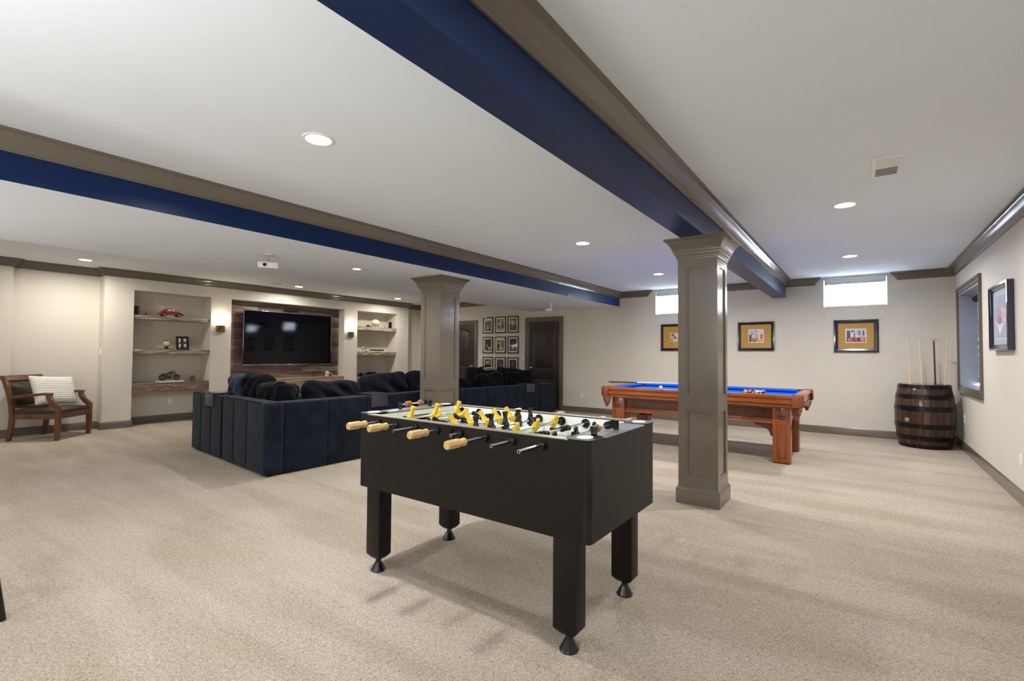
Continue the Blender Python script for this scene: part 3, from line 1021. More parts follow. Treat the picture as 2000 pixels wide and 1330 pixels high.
for (r_, c_), (lab, bgc, shp) in P9.items():
    picture('small_framed_print', lab, xsr[c_][0], xsr[c_][1], zsr[r_][0], zsr[r_][1], 0.028, M['framek'], M['paper'], (0.18, 0.82, 0.14, 0.86), shp, bgc, group='nine black framed prints between the doors', depth=0.025)


# ------------------------------------------------------------------ niche shelves
def shelf(y0, y1, ztop, th, xf, xb, label, m=None, uneven=0.006):
    q = MB()
    n_ = 14
    rnd = random.Random(int(ztop * 1000 + y0 * 10))
    vs = []
    for i in range(n_ + 1):
        y = y0 + (y1 - y0) * i / n_
        e1, e2, e3 = (rnd.uniform(-1, 1) * uneven for _ in range(3))
        vs += [(xb, y, ztop - th), (xf + e1 - 0.004, y, ztop - th + e2), (xf + e3, y, ztop - th * 0.5), (xf + e1, y, ztop - 0.004), (xf - 0.012, y, ztop), (xb, y, ztop)]
    fs = []
    k = 6
    for i in range(n_):
        for j in range(k):
            j2 = (j + 1) % k
            fs.append((i * k + j, (i + 1) * k + j, (i + 1) * k + j2, i * k + j2))
    fs.append(tuple(range(k)))
    fs.append(tuple(range(n_ * k + k - 1, n_ * k - 1, -1)))
    q.add(vs, fs)
    o = q.build('wooden_shelf', m or M['shelfwood'])
    o.location = (0, 0, 0)
    tag(o, label, 'shelf', 'weathered wood shelves in the wall niches')
    return o


g = 0.001
XB = XL - 0.42 + g
shelf(NL[0] + g, NL[1] - g, 1.935, 0.065, XL - 0.02, XB, 'top weathered wood shelf in the left niche, carrying a red toy car')
shelf(NL[0] + g, NL[1] - g, 1.335, 0.07, XL - 0.02, XB, 'middle weathered wood shelf in the left niche, carrying a globe and black frame')
shelf(NR[0] + g, NR[1] - g, 1.965, 0.085, XL - 0.02, XB, 'top weathered wood shelf in the right niche, carrying a football')
shelf(NR[0] + g, NR[1] - g, 1.335, 0.085, XL - 0.02, XB, 'middle weathered wood shelf in the right niche, under a silver ornament')


def bench(y0, y1, ztop, th, xf, xb, label, m):
    t = thing('chunky_ledge', label, 'shelf', ((xf + xb) / 2, (y0 + y1) / 2, ztop))
    MB().box(xb, xf, y0, y1, ztop - 0.018, ztop).build('top_board', m[0], t, bevel=0.002)
    MB().box(xf - 0.03, xf - 0.004, y0, y1, ztop - th, ztop - 0.0185).build('front_board', m[1], t, bevel=0.002)
    MB().box(xb, xf - 0.031, y0, y1, ztop - th + 0.02, ztop - th + 0.035).build('bottom_board', m[1], t)
    rnd = random.Random(int(y0 * 100))
    q = MB()
    for i in range(int((y1 - y0) * 11)):
        yy = rnd.uniform(y0 + 0.05, y1 - 0.12)
        zz = ztop - rnd.uniform(0.03, th - 0.03)
        L = rnd.uniform(0.012, 0.05)
        h = rnd.uniform(0.004, 0.014)
        pts = [(yy + L * cos(a) * rnd.uniform(.45, 1), zz + h * sin(a) * rnd.uniform(.45, 1)) for a in [2 * pi * k / 9 for k in range(9)]]
        q.prism(pts, 'x', xf - 0.0045, xf - 0.0025)
    q.build('bark_patches', flat((178, 160, 136), 0.8), t, kind='stuff')
    return t


bench(NL[0] + g, NL[1] - g, 0.745, 0.165, XL - 0.01, XB, 'deep weathered ledge at the bottom of the left niche, under a toy motorcycle', [M['plank'][0], M['plank'][4]])
bench(NT[0] + g, NT[1] - g, 0.735, 0.16, XL + 0.03, XL - 0.24 + g, 'pale reclaimed wood ledge under the television', [M['woodlight'], M['woodlight']])
bench(NR[0] + g, NR[1] - g, 0.70, 0.16, XL - 0.01, XB, 'deep weathered ledge at the bottom of the right niche, under black players', [M['plank'][5], M['plank'][2]])

# ------------------------------------------------------------------ television
t = thing('television', 'large flat black television with thin silver bezel on the plank wall', 'television', (XL - 0.15, 5.73, 1.6))
ty0, ty1, tz0, tz1 = 4.715, 6.74, 1.025, 2.175
xf = XL - 0.1
MB().box(xf - 0.045, xf - 0.006, ty0 + 0.01, ty1 - 0.01, tz0 + 0.01, tz1 - 0.01).build('back_case', M['gblack'], t, bevel=0.004)
q = MB()
bz = 0.012
for (a, b, c, d) in ((ty0, ty1, tz0, tz0 + bz * 1.5), (ty0, ty1, tz1 - bz, tz1), (ty0, ty0 + bz, tz0, tz1), (ty1 - bz, ty1, tz0, tz1)):
    q.box(xf - 0.03, xf + 0.002, a, b, c, d)
q.build('bezel', M['chrome'], t, bevel=0.002)
MB().box(xf - 0.006, xf - 0.002, ty0 + bz, ty1 - bz, tz0 + bz * 1.5, tz1 - bz).build('screen', M['tvscreen'], t)
MB().box(xf - 0.22, xf - 0.045, 5.6, 5.9, 1.4, 1.8).build('wall_bracket', M['gblack'], t)
MB().box(xf - 0.001, xf + 0.003, 5.71, 5.75, tz0 + 0.002, tz0 + 0.012).build('badge', M['silver'], t)
t = thing('soundbar_camera', 'small dark camera bar clipped above the television', 'camera', (XL - 0.12, 5.74, 2.215))
MB().box(-0.03, 0.02, -0.16, 0.16, -0.02, 0.02).build('body', M['gblack'], t, world=False, bevel=0.006)
MB().box(-0.03, 0.0, -0.03, 0.03, -0.04, -0.019).build('clip', M['gblack'], t, world=False)


# ------------------------------------------------------------------ wall sconces
def sconce(y, z, label):
    t = thing('wall_sconce', label, 'wall lamp', (XL, y, z))
    MB().box(0, 0.045, -0.07, 0.07, -0.075, 0.055).build('back_plate', M['bronze'], t, world=False, bevel=0.003)
    MB().tube([(0.015, 0, 0), (0.05, 0, 0.0), (0.075, 0, 0.02), (0.075, 0, 0.045)], 0.011, 10).build('arm', M['bronze'], t, world=False, smooth=True)
    MB().lathe([(0.001, 0.04), (0.045, 0.042), (0.048, 0.052), (0.03, 0.058)], (0.075, 0, 0), 'z', 24).build('cup', M['bronze'], t, world=False, smooth=True)
    MB().lathe([(0.03, 0.056), (0.036, 0.06), (0.038, 0.09), (0.038, 0.13), (0.036, 0.13), (0.034, 0.09), (0.001, 0.06)], (0.075, 0, 0), 'z', 24).build('glass_shade', M['sconceglow'], t, world=False, smooth=True)
    ld = bpy.data.lights.new('sconce_lamp', 'POINT')
    ld.energy = P_SCONCE
    ld.color = (1, 0.86, 0.68)
    ld.shadow_soft_size = 0.04
    lo = bpy.data.objects.new('sconce_lamp', ld)
    COL.objects.link(lo)
    lo.parent = t
    lo.location = (0.09, 0, 0.2)
    return t


sconce(4.235, 1.76, 'bronze wall sconce with lit glass, left of the television')
sconce(7.2, 1.76, 'bronze wall sconce with lit glass, right of the television')

# ------------------------------------------------------------------ things in the left niche
zs = 1.935
# red toy car
t = thing('toy_car', 'red model of a rounded vintage car on the top left shelf', 'toy car', (-10.3, 3.45, zs + 0.0))
prof = [(-0.2, 0.035), (-0.195, 0.06), (-0.17, 0.085), (-0.13, 0.115), (-0.09, 0.142), (-0.04, 0.158), (0.01, 0.158), (0.045, 0.145), (0.07, 0.115), (0.08, 0.10), (0.13, 0.094), (0.165, 0.08), (0.18, 0.055), (0.185, 0.035)]
q = MB()
vs = []
ks = [(-1.0, 0.78), (-0.82, 0.94), (-0.45, 1.0), (0.45, 1.0), (0.82, 0.94), (1.0, 0.78)]
for (a, zsc) in ks:
    for (yy, zz) in prof:
        wide = 0.062 * (1 - 0.25 * max(0, (zz - 0.09) / 0.07))
        if abs(a) < 1:
            wide *= 1
        vs.append((a * wide, yy * (1 if abs(a) < 0.9 else 0.97), 0.035 + (zz - 0.035) * zsc))
m_ = len(prof)
fs = [(i * m_ + j, i * m_ + j + 1, (i + 1) * m_ + j + 1, (i + 1) * m_ + j) for i in range(5) for j in range(m_ - 1)]
fs += [tuple(range(m_)), tuple(range(5 * m_ + m_ - 1, 5 * m_ - 1, -1))]
fs += [(i * m_, (i + 1) * m_, (i + 1) * m_ + m_ - 1, i * m_ + m_ - 1) for i in range(5)]
q.add(vs, fs)
q.build('body', M['red'], t, world=False, smooth=True, autos=50)
for s_ in (-1, 1):
    MB().prism([(-0.075, 0.102), (-0.07, 0.135), (-0.02, 0.148), (-0.016, 0.102)], 'x', s_ * 0.051, s_ * 0.0575).build('side_window', M['bluegrey'], t, world=False)
    MB().prism([(-0.006, 0.102), (-0.006, 0.148), (0.03, 0.142), (0.056, 0.104)], 'x', s_ * 0.051, s_ * 0.0575).build('side_window', M['bluegrey'], t, world=False)
    for yy in (-0.115, 0.115):
        q = MB().lathe([(0.001, -0.014), (0.034, -0.012), (0.036, 0), (0.034, 0.012), (0.001, 0.014)], (0, 0, 0), 'x', 20)
        wq = q.build('wheel', M['tyre'], t, world=False, smooth=True)
        wq.location = (s_ * 0.053, yy, 0.036)
        MB().lathe([(0.001, 0.016 * s_), (0.02, 0.013 * s_), (0.022, 0.008 * s_)], (0, 0, 0), 'x', 16).build('hubcap', M['chrome'], wq, world=False, smooth=True)
        arc = [(0.047 * cos(a), 0.045 * sin(a)) for a in [pi * k / 8 for k in range(9)]] + [(0.037 * cos(a), 0.036 * sin(a)) for a in [pi * k / 8 for k in range(8, -1, -1)]]
        MB().prism([(yy + a, 0.036 + b) for a, b in arc], 'x', s_ * 0.045, s_ * 0.074).build('fender', M['red'], t, world=False, bevel=0.003)
    MB().ball((s_ * 0.05, 0.18, 0.065), 0.011).build('headlight', M['chrome'], t, world=False, smooth=True)
for yy in (-0.205, 0.195):
    MB().tube([(-0.06, yy, 0.035), (0.06, yy, 0.035)], 0.006, 8).build('bumper', M['chrome'], t, world=False, smooth=True)
q = MB().lathe([(0.001, 0), (0.05, 0.0), (0.052, 0.01), (0.052, 0.15), (0.045, 0.16), (0.001, 0.16)], (0, 0, 0), 'z', 24)
o = q.build('black_canister', M['gblack'], smooth=True)
o.location = (-10.3, 2.915, zs)
tag(o, 'black cylinder speaker at the left end of the top left shelf', 'speaker')
q = MB().tube([(0, -0.03, 0.004), (0, 0.0, 0.012), (0, 0.025, 0.04), (0.0, 0.03, 0.075)], [0.006, 0.009, 0.008, 0.004], 8)
q.lathe([(0.02, 0), (0.02, 0.006), (0.001, 0.007)], (0, -0.01, 0), 'z', 14)
o = q.build('curved_hook_ornament', M['gblack'], smooth=True)
o.location = (-10.3, 3.05, zs)
tag(o, 'little black curled ornament next to the black canister', 'ornament')
zs = 1.336
o = MB().lathe([(0.001, 0), (0.11, 0.002), (0.135, 0.012), (0.13, 0.016), (0.1, 0.01), (0.001, 0.008)], (0, 0, 0), 'z', 32, 0.6, 1.0).build('wooden_tray', M['chairwood'], smooth=True)
o.location = (-10.3, 3.395, zs)
tag(o, 'shallow oval wooden tray under the glass globe', 'tray')
t = thing('globe_ornament', 'ivory glass globe on a small dark foot, middle left shelf', 'ornament', (-10.3, 3.395, zs + 0.014))
MB().lathe([(0.001, 0), (0.032, 0), (0.034, 0.008), (0.026, 0.018), (0.032, 0.045)], (0, 0, 0), 'z', 24).build('foot', M['bikemetal'], t, world=False, smooth=True)
MB().ball((0, 0, 0.092), 0.056, 24, 14).build('globe', M['globe'], t, world=False, smooth=True)
MB().lathe([(0.038, 0.14), (0.048, 0.144), (0.046, 0.15), (0.03, 0.147)], (0, 0, 0), 'z', 24).build('rim', M['bikemetal'], t, world=False, smooth=True)
t = thing('photo_frame', 'black standing frame with two photographs, middle left shelf', 'photo frame', (-10.3, 3.655, zs), rot=(0, radians(-8), 0))
q = MB()
hw, hh = 0.103, 0.25
for (a, b, c, d) in ((-hw, hw, 0, 0.022), (-hw, hw, hh - 0.022, hh), (-hw, -hw + 0.022, 0.022, hh - 0.022), (hw - 0.022, hw, 0.022, hh - 0.022)):
    q.box(-0.01, 0.012, a, b, c, d)
q.build('frame', M['framek'], t, world=False, bevel=0.002)
MB().box(-0.008, 0.0, -hw + 0.02, hw - 0.02, 0.02, hh - 0.02).build('mat_board', flat((60, 56, 54)), t, world=False)
for za in (0.035, 0.135):
    q = MB()
    q.box(0.0, 0.002, -0.06, 0.06, za, za + 0.075)
    q.mi = 1
    q.box(0.002, 0.0025, -0.03, 0.02, za + 0.02, za + 0.075)
    q.box(0.002, 0.0025, -0.045, 0.05, za + 0.0, za + 0.022)
    q.build('photograph', [flat((226, 226, 222)), flat((50, 50, 52))], t, world=False)
MB().prism([(-0.01, 0.2), (-0.085, 0.012), (-0.075, 0.012), (-0.005, 0.18)], 'y', -0.02, 0.02).build('easel_leg', M['gblack'], t, world=False)
zs = 0.746
# magazine + motorcycle
t = thing('magazine', 'pale blue and yellow magazine lying under the toy motorcycle', 'magazine', (-10.3, 3.46, zs))
q = MB().box(-0.12, 0.12, -0.195, 0.195, 0, 0.018)
q.build('pages', M['paper'], t, world=False)
q = MB()
for i, c in enumerate(((150, 170, 216), (230, 214, 110), (186, 196, 220))):
    q.mi = i
    q.box(-0.122, 0.122, -0.197 + 0.131 * i, -0.197 + 0.131 * (i + 1), 0.018, 0.0205)
q.build('cover', [flat((150, 170, 216)), flat((230, 214, 110)), flat((186, 196, 220))], t, world=False)
t = thing('toy_motorcycle', 'pewter coloured model motorcycle standing on the magazine', 'toy motorcycle', (-10.3, 3.45, zs + 0.0205))
for yy, r_ in ((-0.105, 0.052), (0.12, 0.048)):
    q = MB()
    ring = []
    N = 24
    for k in range(N + 1):
        a = 2 * pi * k / N
        ring.append((0, yy + (r_ - 0.009) * cos(a), r_ + (r_ - 0.009) * sin(a)))
    q.tube(ring, 0.009, 8, cap=False)
    wq = q.build('wheel', M['tyre'], t, world=False, smooth=True)
    q = MB()
    for k in range(8):
        a = pi * k / 8
        q.tube([(0, yy - (r_ - 0.012) * cos(a), r_ - (r_ - 0.012) * sin(a)), (0, yy + (r_ - 0.012) * cos(a), r_ + (r_ - 0.012) * sin(a))], 0.0018, 5)
    q.lathe([(0.001, -0.012), (0.01, -0.012), (0.01, 0.012), (0.001, 0.012)], (0, yy, r_), 'x', 10)
    q.build('spokes', M['bikemetal'], wq, world=False)
    N = 10
    pts = [(0, yy + (r_ + 0.006) * cos(a), r_ + (r_ + 0.006) * sin(a)) for a in [pi * (0.15 + 0.8 * k / N) for k in range(N + 1)]]
    MB().tube(pts, 0.006, 8, flatz=2.0).build('mudguard', M['bikemetal'], t, world=False, smooth=True)
MB().tube([(0, -0.04, 0.125), (0, 0.0, 0.14), (0, 0.05, 0.142), (0, 0.075, 0.13)], [0.012, 0.022, 0.022, 0.01], 12).build('fuel_tank', M['bikemetal'], t, world=False, smooth=True)
MB().tube([(0, -0.115, 0.128), (0, -0.08, 0.12), (0, -0.04, 0.122)], [0.012, 0.017, 0.01], 10, flatz=0.6).build('saddle', M['tyre'], t, world=False, smooth=True)
q = MB()
q.box(-0.022, 0.022, -0.045, 0.035, 0.03, 0.075)
q.tube([(0, 0.0, 0.07), (0, 0.03, 0.115)], 0.018, 10)
q.tube([(0, -0.01, 0.07), (0, -0.04, 0.11)], 0.016, 10)
q.build('engine', M['bikemetal'], t, world=False, bevel=0.004)
q = MB()
for s_ in (-1, 1):
    q.tube([(s_ * 0.016, 0.12, 0.048), (s_ * 0.014, 0.085, 0.15), (s_ * 0.014, 0.08, 0.17)], 0.004, 8)
    q.tube([(s_ * 0.014, 0.08, 0.168), (s_ * 0.055, 0.06, 0.182), (s_ * 0.07, 0.04, 0.178)], 0.004, 8)
    q.tube([(s_ * 0.02, 0.02, 0.04), (s_ * 0.028, -0.05, 0.035), (s_ * 0.03, -0.15, 0.04)], 0.006, 8)
q.tube([(0, 0.08, 0.15), (0, 0.03, 0.05), (0, -0.05, 0.045), (0, -0.105, 0.052)], 0.005, 8)
q.tube([(0, 0.07, 0.14), (0, -0.05, 0.12), (0, -0.1, 0.055)], 0.005, 8)
q.build('frame', M['bikemetal'], t, world=False, smooth=True)
MB().lathe([(0.001, 0), (0.014, 0.006), (0.016, 0.02), (0.001, 0.022)], (0, 0.09, 0.15), 'y', 14).build('headlamp', M['silver'], t, world=False, smooth=True)
q = MB()
pts = [(0, 0.04 * cos(2 * pi * k / 20), 0.052 + 0.04 * sin(2 * pi * k / 20)) for k in range(21)]
q.tube(pts, 0.008, 8, cap=False)
for k in range(4):
    a = pi * k / 4
    q.tube([(0, -0.036 * cos(a), 0.052 - 0.036 * sin(a)), (0, 0.036 * cos(a), 0.052 + 0.036 * sin(a))], 0.003, 5)
q.box(-0.02, 0.02, -0.022, 0.022, 0, 0.008)
o = q.build('wheel_ornament', M['bikemetal'], smooth=True)
o.location = (-10.3, 3.83, zs)
tag(o, 'small dark spoked wheel ornament right of the toy motorcycle', 'ornament')

# ------------------------------------------------------------------ things in the right niche
zs = 1.9665
t = thing('football_on_stand', 'cream autographed football on a low stand, top right shelf', 'football', (-10.3, 8.06, zs))
q = MB()
prof = []
for i in range(17):
    u = -1 + 2 * i / 16
    prof.append((max(0.002, 0.088 * (1 - abs(u) ** 1.9) ** 0.75), u * 0.15))
q.lathe(prof, (0, 0, 0.125), 'y', 24)
fb = q.build('ball', M['leatherball'], t, world=False, smooth=True)
for yy in (-0.03, 0.0, 0.03):
    MB().box(0.02, 0.04, yy - 0.003, yy + 0.003, 0.203, 0.213).build('lace', M['white'], fb, world=False)
q = MB()
for s_ in (-1, 1):
    q.tube([(-0.07, s_ * 0.06, 0.004), (-0.045, s_ * 0.06, 0.04), (0, s_ * 0.06, 0.05), (0.045, s_ * 0.06, 0.04), (0.07, s_ * 0.06, 0.004)], 0.006, 8)
q.box(-0.01, 0.01, -0.06, 0.06, 0.04, 0.05)
q.build('stand', M['bronze'], t, world=False, smooth=True)
o = MB().prism([(0, 0), (0.055, 0), (0.05, 0.045), (0.03, 0.07), (0.012, 0.05)], 'x', -0.02, 0.02).build('dark_ornament', M['bikemetal'], bevel=0.004)
o.location = (-10.3, 7.8, zs)
tag(o, 'small dark wedge ornament left of the football', 'ornament')
q = MB().box(-0.03, 0.03, -0.035, 0.035, 0, 0.012)
q.box(-0.018, 0.018, -0.04, 0.04, 0.012, 0.17)
o = q.build('plaque', M['gblack'], bevel=0.003)
o.location = (-10.3, 8.55, zs)
tag(o, 'upright black plaque at the right end of the top right shelf', 'plaque')
q = MB().tube([(0, 0.05, 0.004), (0, 0.02, 0.05), (0, -0.02, 0.1)], [0.003, 0.004, 0.003], 6)
q.box(-0.02, 0.02, 0.03, 0.07, 0, 0.004)
o = q.build('pen_stand', M['bikemetal'])
o.location = (-10.3, 8.33, zs)
tag(o, 'thin slanted pen on a stand between football and plaque', 'pen')
zs = 1.3365
t = thing('silver_deer', 'polished silver deer figurine, middle right shelf', 'figurine', (-10.3, 7.72, zs))
q = MB()
q.tube([(0, -0.07, 0.085), (0, -0.03, 0.09), (0, 0.03, 0.088), (0, 0.06, 0.095)], [0.016, 0.026, 0.026, 0.018], 12)
q.tube([(0, 0.055, 0.095), (0, 0.075, 0.13), (0, 0.085, 0.145), (0, 0.115, 0.138)], [0.015, 0.011, 0.014, 0.006], 10)
q.build('body', M['silver'], t, world=False, smooth=True)
for (xx, yy) in ((-0.012, -0.06), (0.012, -0.06), (-0.012, 0.05), (0.012, 0.05)):
    MB().tube([(xx, yy, 0.085), (xx, yy + 0.006, 0.045), (xx, yy, 0.0)], [0.009, 0.005, 0.005], 8).build('leg', M['silver'], t, world=False, smooth=True)
for s_ in (-1, 1):
    q = MB().tube([(s_ * 0.004, 0.08, 0.152), (s_ * 0.02, 0.065, 0.18), (s_ * 0.016, 0.075, 0.205)], 0.003, 6)
    q.tube([(s_ * 0.018, 0.067, 0.175), (s_ * 0.026, 0.085, 0.19)], 0.0025, 6)
    q.build('antler', M['silver'], t, world=False, smooth=True)
o = MB().box(-0.1, 0.1, -0.2, 0.2, 0, 0.022).build('flat_book', flat((196, 180, 150)), bevel=0.003)
o.location = (-10.31, 7.98, zs)
tag(o, 'flat tan book lying right of the silver deer', 'book')
t = thing('black_console', 'slim black box lying on the tan book', 'box', (-10.3, 8.1, zs + 0.0225))
MB().prism([(-0.16, 0), (0.19, 0), (0.165, 0.034), (-0.16, 0.034)], 'x', -0.09, 0.09).build('case', M['gblack'], t, world=False, bevel=0.003)
MB().box(0.09, 0.092, -0.1, 0.1, 0.012, 0.02).build('front_strip', M['greyplas'], t, world=False)
zs = 0.7005
t = thing('disc_player', 'wide black disc player on the bottom right ledge', 'disc player', (-10.33, 8.12, zs))
MB().box(-0.15, 0.15, -0.23, 0.28, 0.008, 0.065).build('case', M['black'], t, world=False, bevel=0.004)
MB().box(0.15, 0.153, -0.2, 0.25, 0.02, 0.05).build('front_panel', M['greyplas'], t, world=False)
for (a, b) in ((-0.12, -0.2), (0.12, -0.2), (-0.12, 0.25), (0.12, 0.25)):
    MB().lathe([(0.012, 0), (0.012, 0.009)], (a, b, 0), 'z', 10).build('rubber_foot', M['tyre'], t, world=False)
o = MB().box(-0.05, 0.05, -0.1, 0.1, 0, 0.04).build('set_top_box', M['gblack'], bevel=0.006)
o.location = (-10.36, 8.0, zs + 0.0655)
tag(o, 'small black box stacked on the disc player', 'box')
o = MB().box(-0.08, 0.08, -0.17, 0.17, 0, 0.03).build('power_strip_box', M['black'], bevel=0.004)
o.location = (-10.3, 7.7, zs)
tag(o, 'low flat black box at the left end of the bottom right ledge', 'box')
o = MB().box(-0.03, 0.03, -0.04, 0.04, 0, 0.06).build('small_speaker_cube', M['gblack'], bevel=0.008)
o.location = (-10.3, 7.63, zs + 0.0305)
tag(o, 'little black cube speaker on the low flat box', 'speaker')
# white wire coil on the television ledge
q = MB()
pts = []
for k in range(61):
    a = 2 * pi * k / 10
    pts.append((0.03 * sin(a), -0.04 + 0.0013 * k + 0.0 * a, 0.065 + 0.06 * cos(a)))
q.tube(pts, 0.004, 6)
q.tube([(0.0, 0.04, 0.1), (0.01, 0.09, 0.07), (0.0, 0.16, 0.02), (0.02, 0.26, 0.006), (-0.02, 0.36, 0.006)], 0.006, 8)
o = q.build('coiled_white_cable', M['white'], smooth=True)
o.location = (XL - 0.06, 6.62, 0.7365)
tag(o, 'coiled white cable on the ledge under the television', 'cable')


# ------------------------------------------------------------------ armchair with pillow
def rbox_path(mb_, pts, w, h):
    """rectangular bar following pts in the local xz plane (fixed y width)"""
    for (p, q_) in zip(pts[:-1], pts[1:]):
        pass


def blade(side, y0, y1):
    """side: outline in (x,z); extruded in y"""
    return MB().prism(side, 'y', y0, y1)


def build_chair(loc, rotz):
    t = thing('armchair', 'dark leather armchair with carved walnut frame against the left wall', 'armchair', loc, rotz)
    w = 0.33          # half width (local y); front is +x
    wd = M['chairwood']
    for s_ in (-1, 1):
        ya, yb = (s_ * w, s_ * (w - 0.045))
        ya, yb = min(ya, yb), max(ya, yb)
        # rear leg + back post, one curved piece
        blade([(-0.35, 0), (-0.30, 0), (-0.265, 0.22), (-0.255, 0.36), (-0.29, 0.6), (-0.385, 0.93), (-0.44, 0.93), (-0.335, 0.58), (-0.315, 0.36), (-0.325, 0.2)], ya, yb).build('back_leg', wd, t, world=False, bevel=0.006)
        # front leg
        blade([(0.275, 0), (0.32, 0), (0.335, 0.2), (0.335, 0.46), (0.265, 0.46), (0.27, 0.2)], ya, yb).build('front_leg', wd, t, world=False, bevel=0.006)
        # sweeping arm support and arm rail
        blade([(0.265, 0.455), (0.335, 0.455), (0.33, 0.49), (0.25, 0.56), (0.215, 0.62), (0.205, 0.675), (0.15, 0.675), (0.145, 0.62), (0.17, 0.56), (0.22, 0.50)], ya, yb).build('arm_support', wd, t, world=False, bevel=0.006)
        blade([(-0.31, 0.60), (-0.30, 0.65), (0.12, 0.69), (0.215, 0.685), (0.225, 0.665), (0.2, 0.65), (0.1, 0.652)], ya - 0.006, yb + 0.006).build('armrest', wd, t, world=False, bevel=0.008)
        MB().box(-0.28, 0.28, min(s_ * (w - 0.005), s_ * (w - 0.03)), max(s_ * (w - 0.005), s_ * (w - 0.03)), 0.31, 0.385).build('side_rail', wd, t, world=False, bevel=0.003)
    MB().box(0.295, 0.325, -w + 0.04, w - 0.04, 0.31, 0.385).build('front_rail', wd, t, world=False, bevel=0.003)
    MB().box(-0.31, -0.285, -w + 0.04, w - 0.04, 0.31, 0.385).build('rear_rail', wd, t, world=False, bevel=0.003)
    # top rail
    MB().hexa([(-0.425, -w, 0.86), (-0.365, -w, 0.86), (-0.365, w, 0.86), (-0.425, w, 0.86)], [(-0.45, -w - 0.005, 0.935), (-0.39, -w - 0.005, 0.935), (-0.39, w + 0.005, 0.935), (-0.45, w + 0.005, 0.935)]).build('top_rail', wd, t, world=False, bevel=0.006)
    MB().hexa([(-0.33, -w + 0.04, 0.46), (-0.28, -w + 0.04, 0.46), (-0.28, w - 0.04, 0.46), (-0.33, w - 0.04, 0.46)], [(-0.34, -w + 0.04, 0.50), (-0.29, -w + 0.04, 0.50), (-0.29, w - 0.04, 0.50), (-0.34, w - 0.04, 0.50)]).build('lower_back_rail', wd, t, world=False, bevel=0.004)
    # leather back
    q = MB()
    n_ = 8
    vs = []
    for i in range(n_ + 1):
        for j in range(n_ + 1):
            u, v = i / n_ * 2 - 1, j / n_ * 2 - 1
            zz = 0.68 + 0.185 * v
            b = 0.035 * (1 - u ** 4) * (1 - v ** 4)
            xx = -0.335 - (zz - 0.6) * 0.27 + b + 0.015
            vs.append((xx, u * (w - 0.075), zz))
    fs = [(i * (n_ + 1) + j, (i + 1) * (n_ + 1) + j, (i + 1) * (n_ + 1) + j + 1, i * (n_ + 1) + j + 1) for i in range(n_) for j in range(n_)]
    q.add(vs, fs)
    N = len(vs)
    q.add([(x - 0.05, y, z) for x, y, z in vs], fs)
    q.build('back_cushion', M['chairleather'], t, world=False, smooth=True)
    q = MB()
    for (a, b, c, d) in ((-w + 0.03, -w + 0.08, 0.5, 0.87), (w - 0.08, w - 0.03, 0.5, 0.87)):
        q.hexa([(-0.345, a, 0.49), (-0.30, a, 0.49), (-0.30, b, 0.49), (-0.345, b, 0.49)], [(-0.43, a, 0.87), (-0.385, a, 0.87), (-0.385, b, 0.87), (-0.43, b, 0.87)])
    q.build('back_frame', wd, t, world=False)
    # seat
    q = MB()
    vs = []
    n_ = 10
    for i in range(n_ + 1):
        for j in range(n_ + 1):
            u, v = i / n_ * 2 - 1, j / n_ * 2 - 1
            vs.append((0.0 + u * 0.305 + 0.01, v * (w - 0.012), 0.43 + 0.045 * (1 - u ** 6) * (1 - v ** 6)))
    fs = [(i * (n_ + 1) + j, (i + 1) * (n_ + 1) + j, (i + 1) * (n_ + 1) + j + 1, i * (n_ + 1) + j + 1) for i in range(n_) for j in range(n_)]
    q.add(vs, fs)
    q.box(-0.295, 0.315, -w + 0.012, w - 0.012, 0.386, 0.432)
    q.build('seat', M['chairleather'], t, world=False, smooth=True)
    return t


chair = build_chair((-9.86, 1.80, 0), radians(44))


def pillow_mesh(w, h, th, n_=18, seed=1, wr=0.0, ribs=0, pw=0.5, ex_=3.2, sag=0.0):
    rnd = random.Random(seed)
    ph = [(rnd.uniform(0, 6), rnd.uniform(2, 5), rnd.uniform(2, 5)) for _ in range(4)]
    q = MB()
    vs = []
    for s_ in (1, -1):
        for i in range(n_ + 1):
            for j in range(n_ + 1):
                u, v = i / n_ * 2 - 1, j / n_ * 2 - 1
                e = max(0, (1 - abs(u) ** ex_) * (1 - abs(v) ** ex_)) ** pw
                pin = 1 - 0.07 * (1 - abs(u) ** 2) * abs(v) ** 3
                pin2 = 1 - 0.07 * (1 - abs(v) ** 2) * abs(u) ** 3
                if ex_ > 4:
                    pin = 1 - 0.16 * abs(u) ** 5
                    pin2 = 1 - 0.12 * abs(v) ** 5
                d = th / 2 * e
                if wr:
                    d += wr * e * (sum(sin(a + b * u * 2.2 + c * v * 2.0) for a, b, c in ph) / 3 + 0.35 * sin(ph[1][0] + 14 * u + 6 * v * v) * sin(3 * v + ph[2][0]))
                if ribs:
                    d += 0.007 * e * abs(sin(v * pi * ribs / 2)) - 0.004 * e + 0.004 * e * sin(u * 55) * abs(sin(v * pi * ribs / 2))
                vs.append((s_ * d, u * w / 2 * pin2, v * h / 2 * pin + sag * (u * u - 0.35) * max(0, v) + (sag * 0.25 * sin(ph[0][0] + 5 * u) * max(0, v) if sag else 0)))
    m_ = n_ + 1
    fs = []
    for s_ in range(2):
        o_ = s_ * m_ * m_
        for i in range(n_):
            for j in range(n_):
                fs.append((o_ + i * m_ + j, o_ + (i + 1) * m_ + j, o_ + (i + 1) * m_ + j + 1, o_ + i * m_ + j + 1))
    q.add(vs, fs)
    return q


def weld(o):
    bm = bmesh.new()
    bm.from_mesh(o.data)
    bmesh.ops.remove_doubles(bm, verts=bm.verts, dist=1e-5)
    bmesh.ops.recalc_face_normals(bm, faces=bm.faces)
    for e in bm.edges:
        e.smooth = True
    bm.to_mesh(o.data)
    bm.free()
    return o


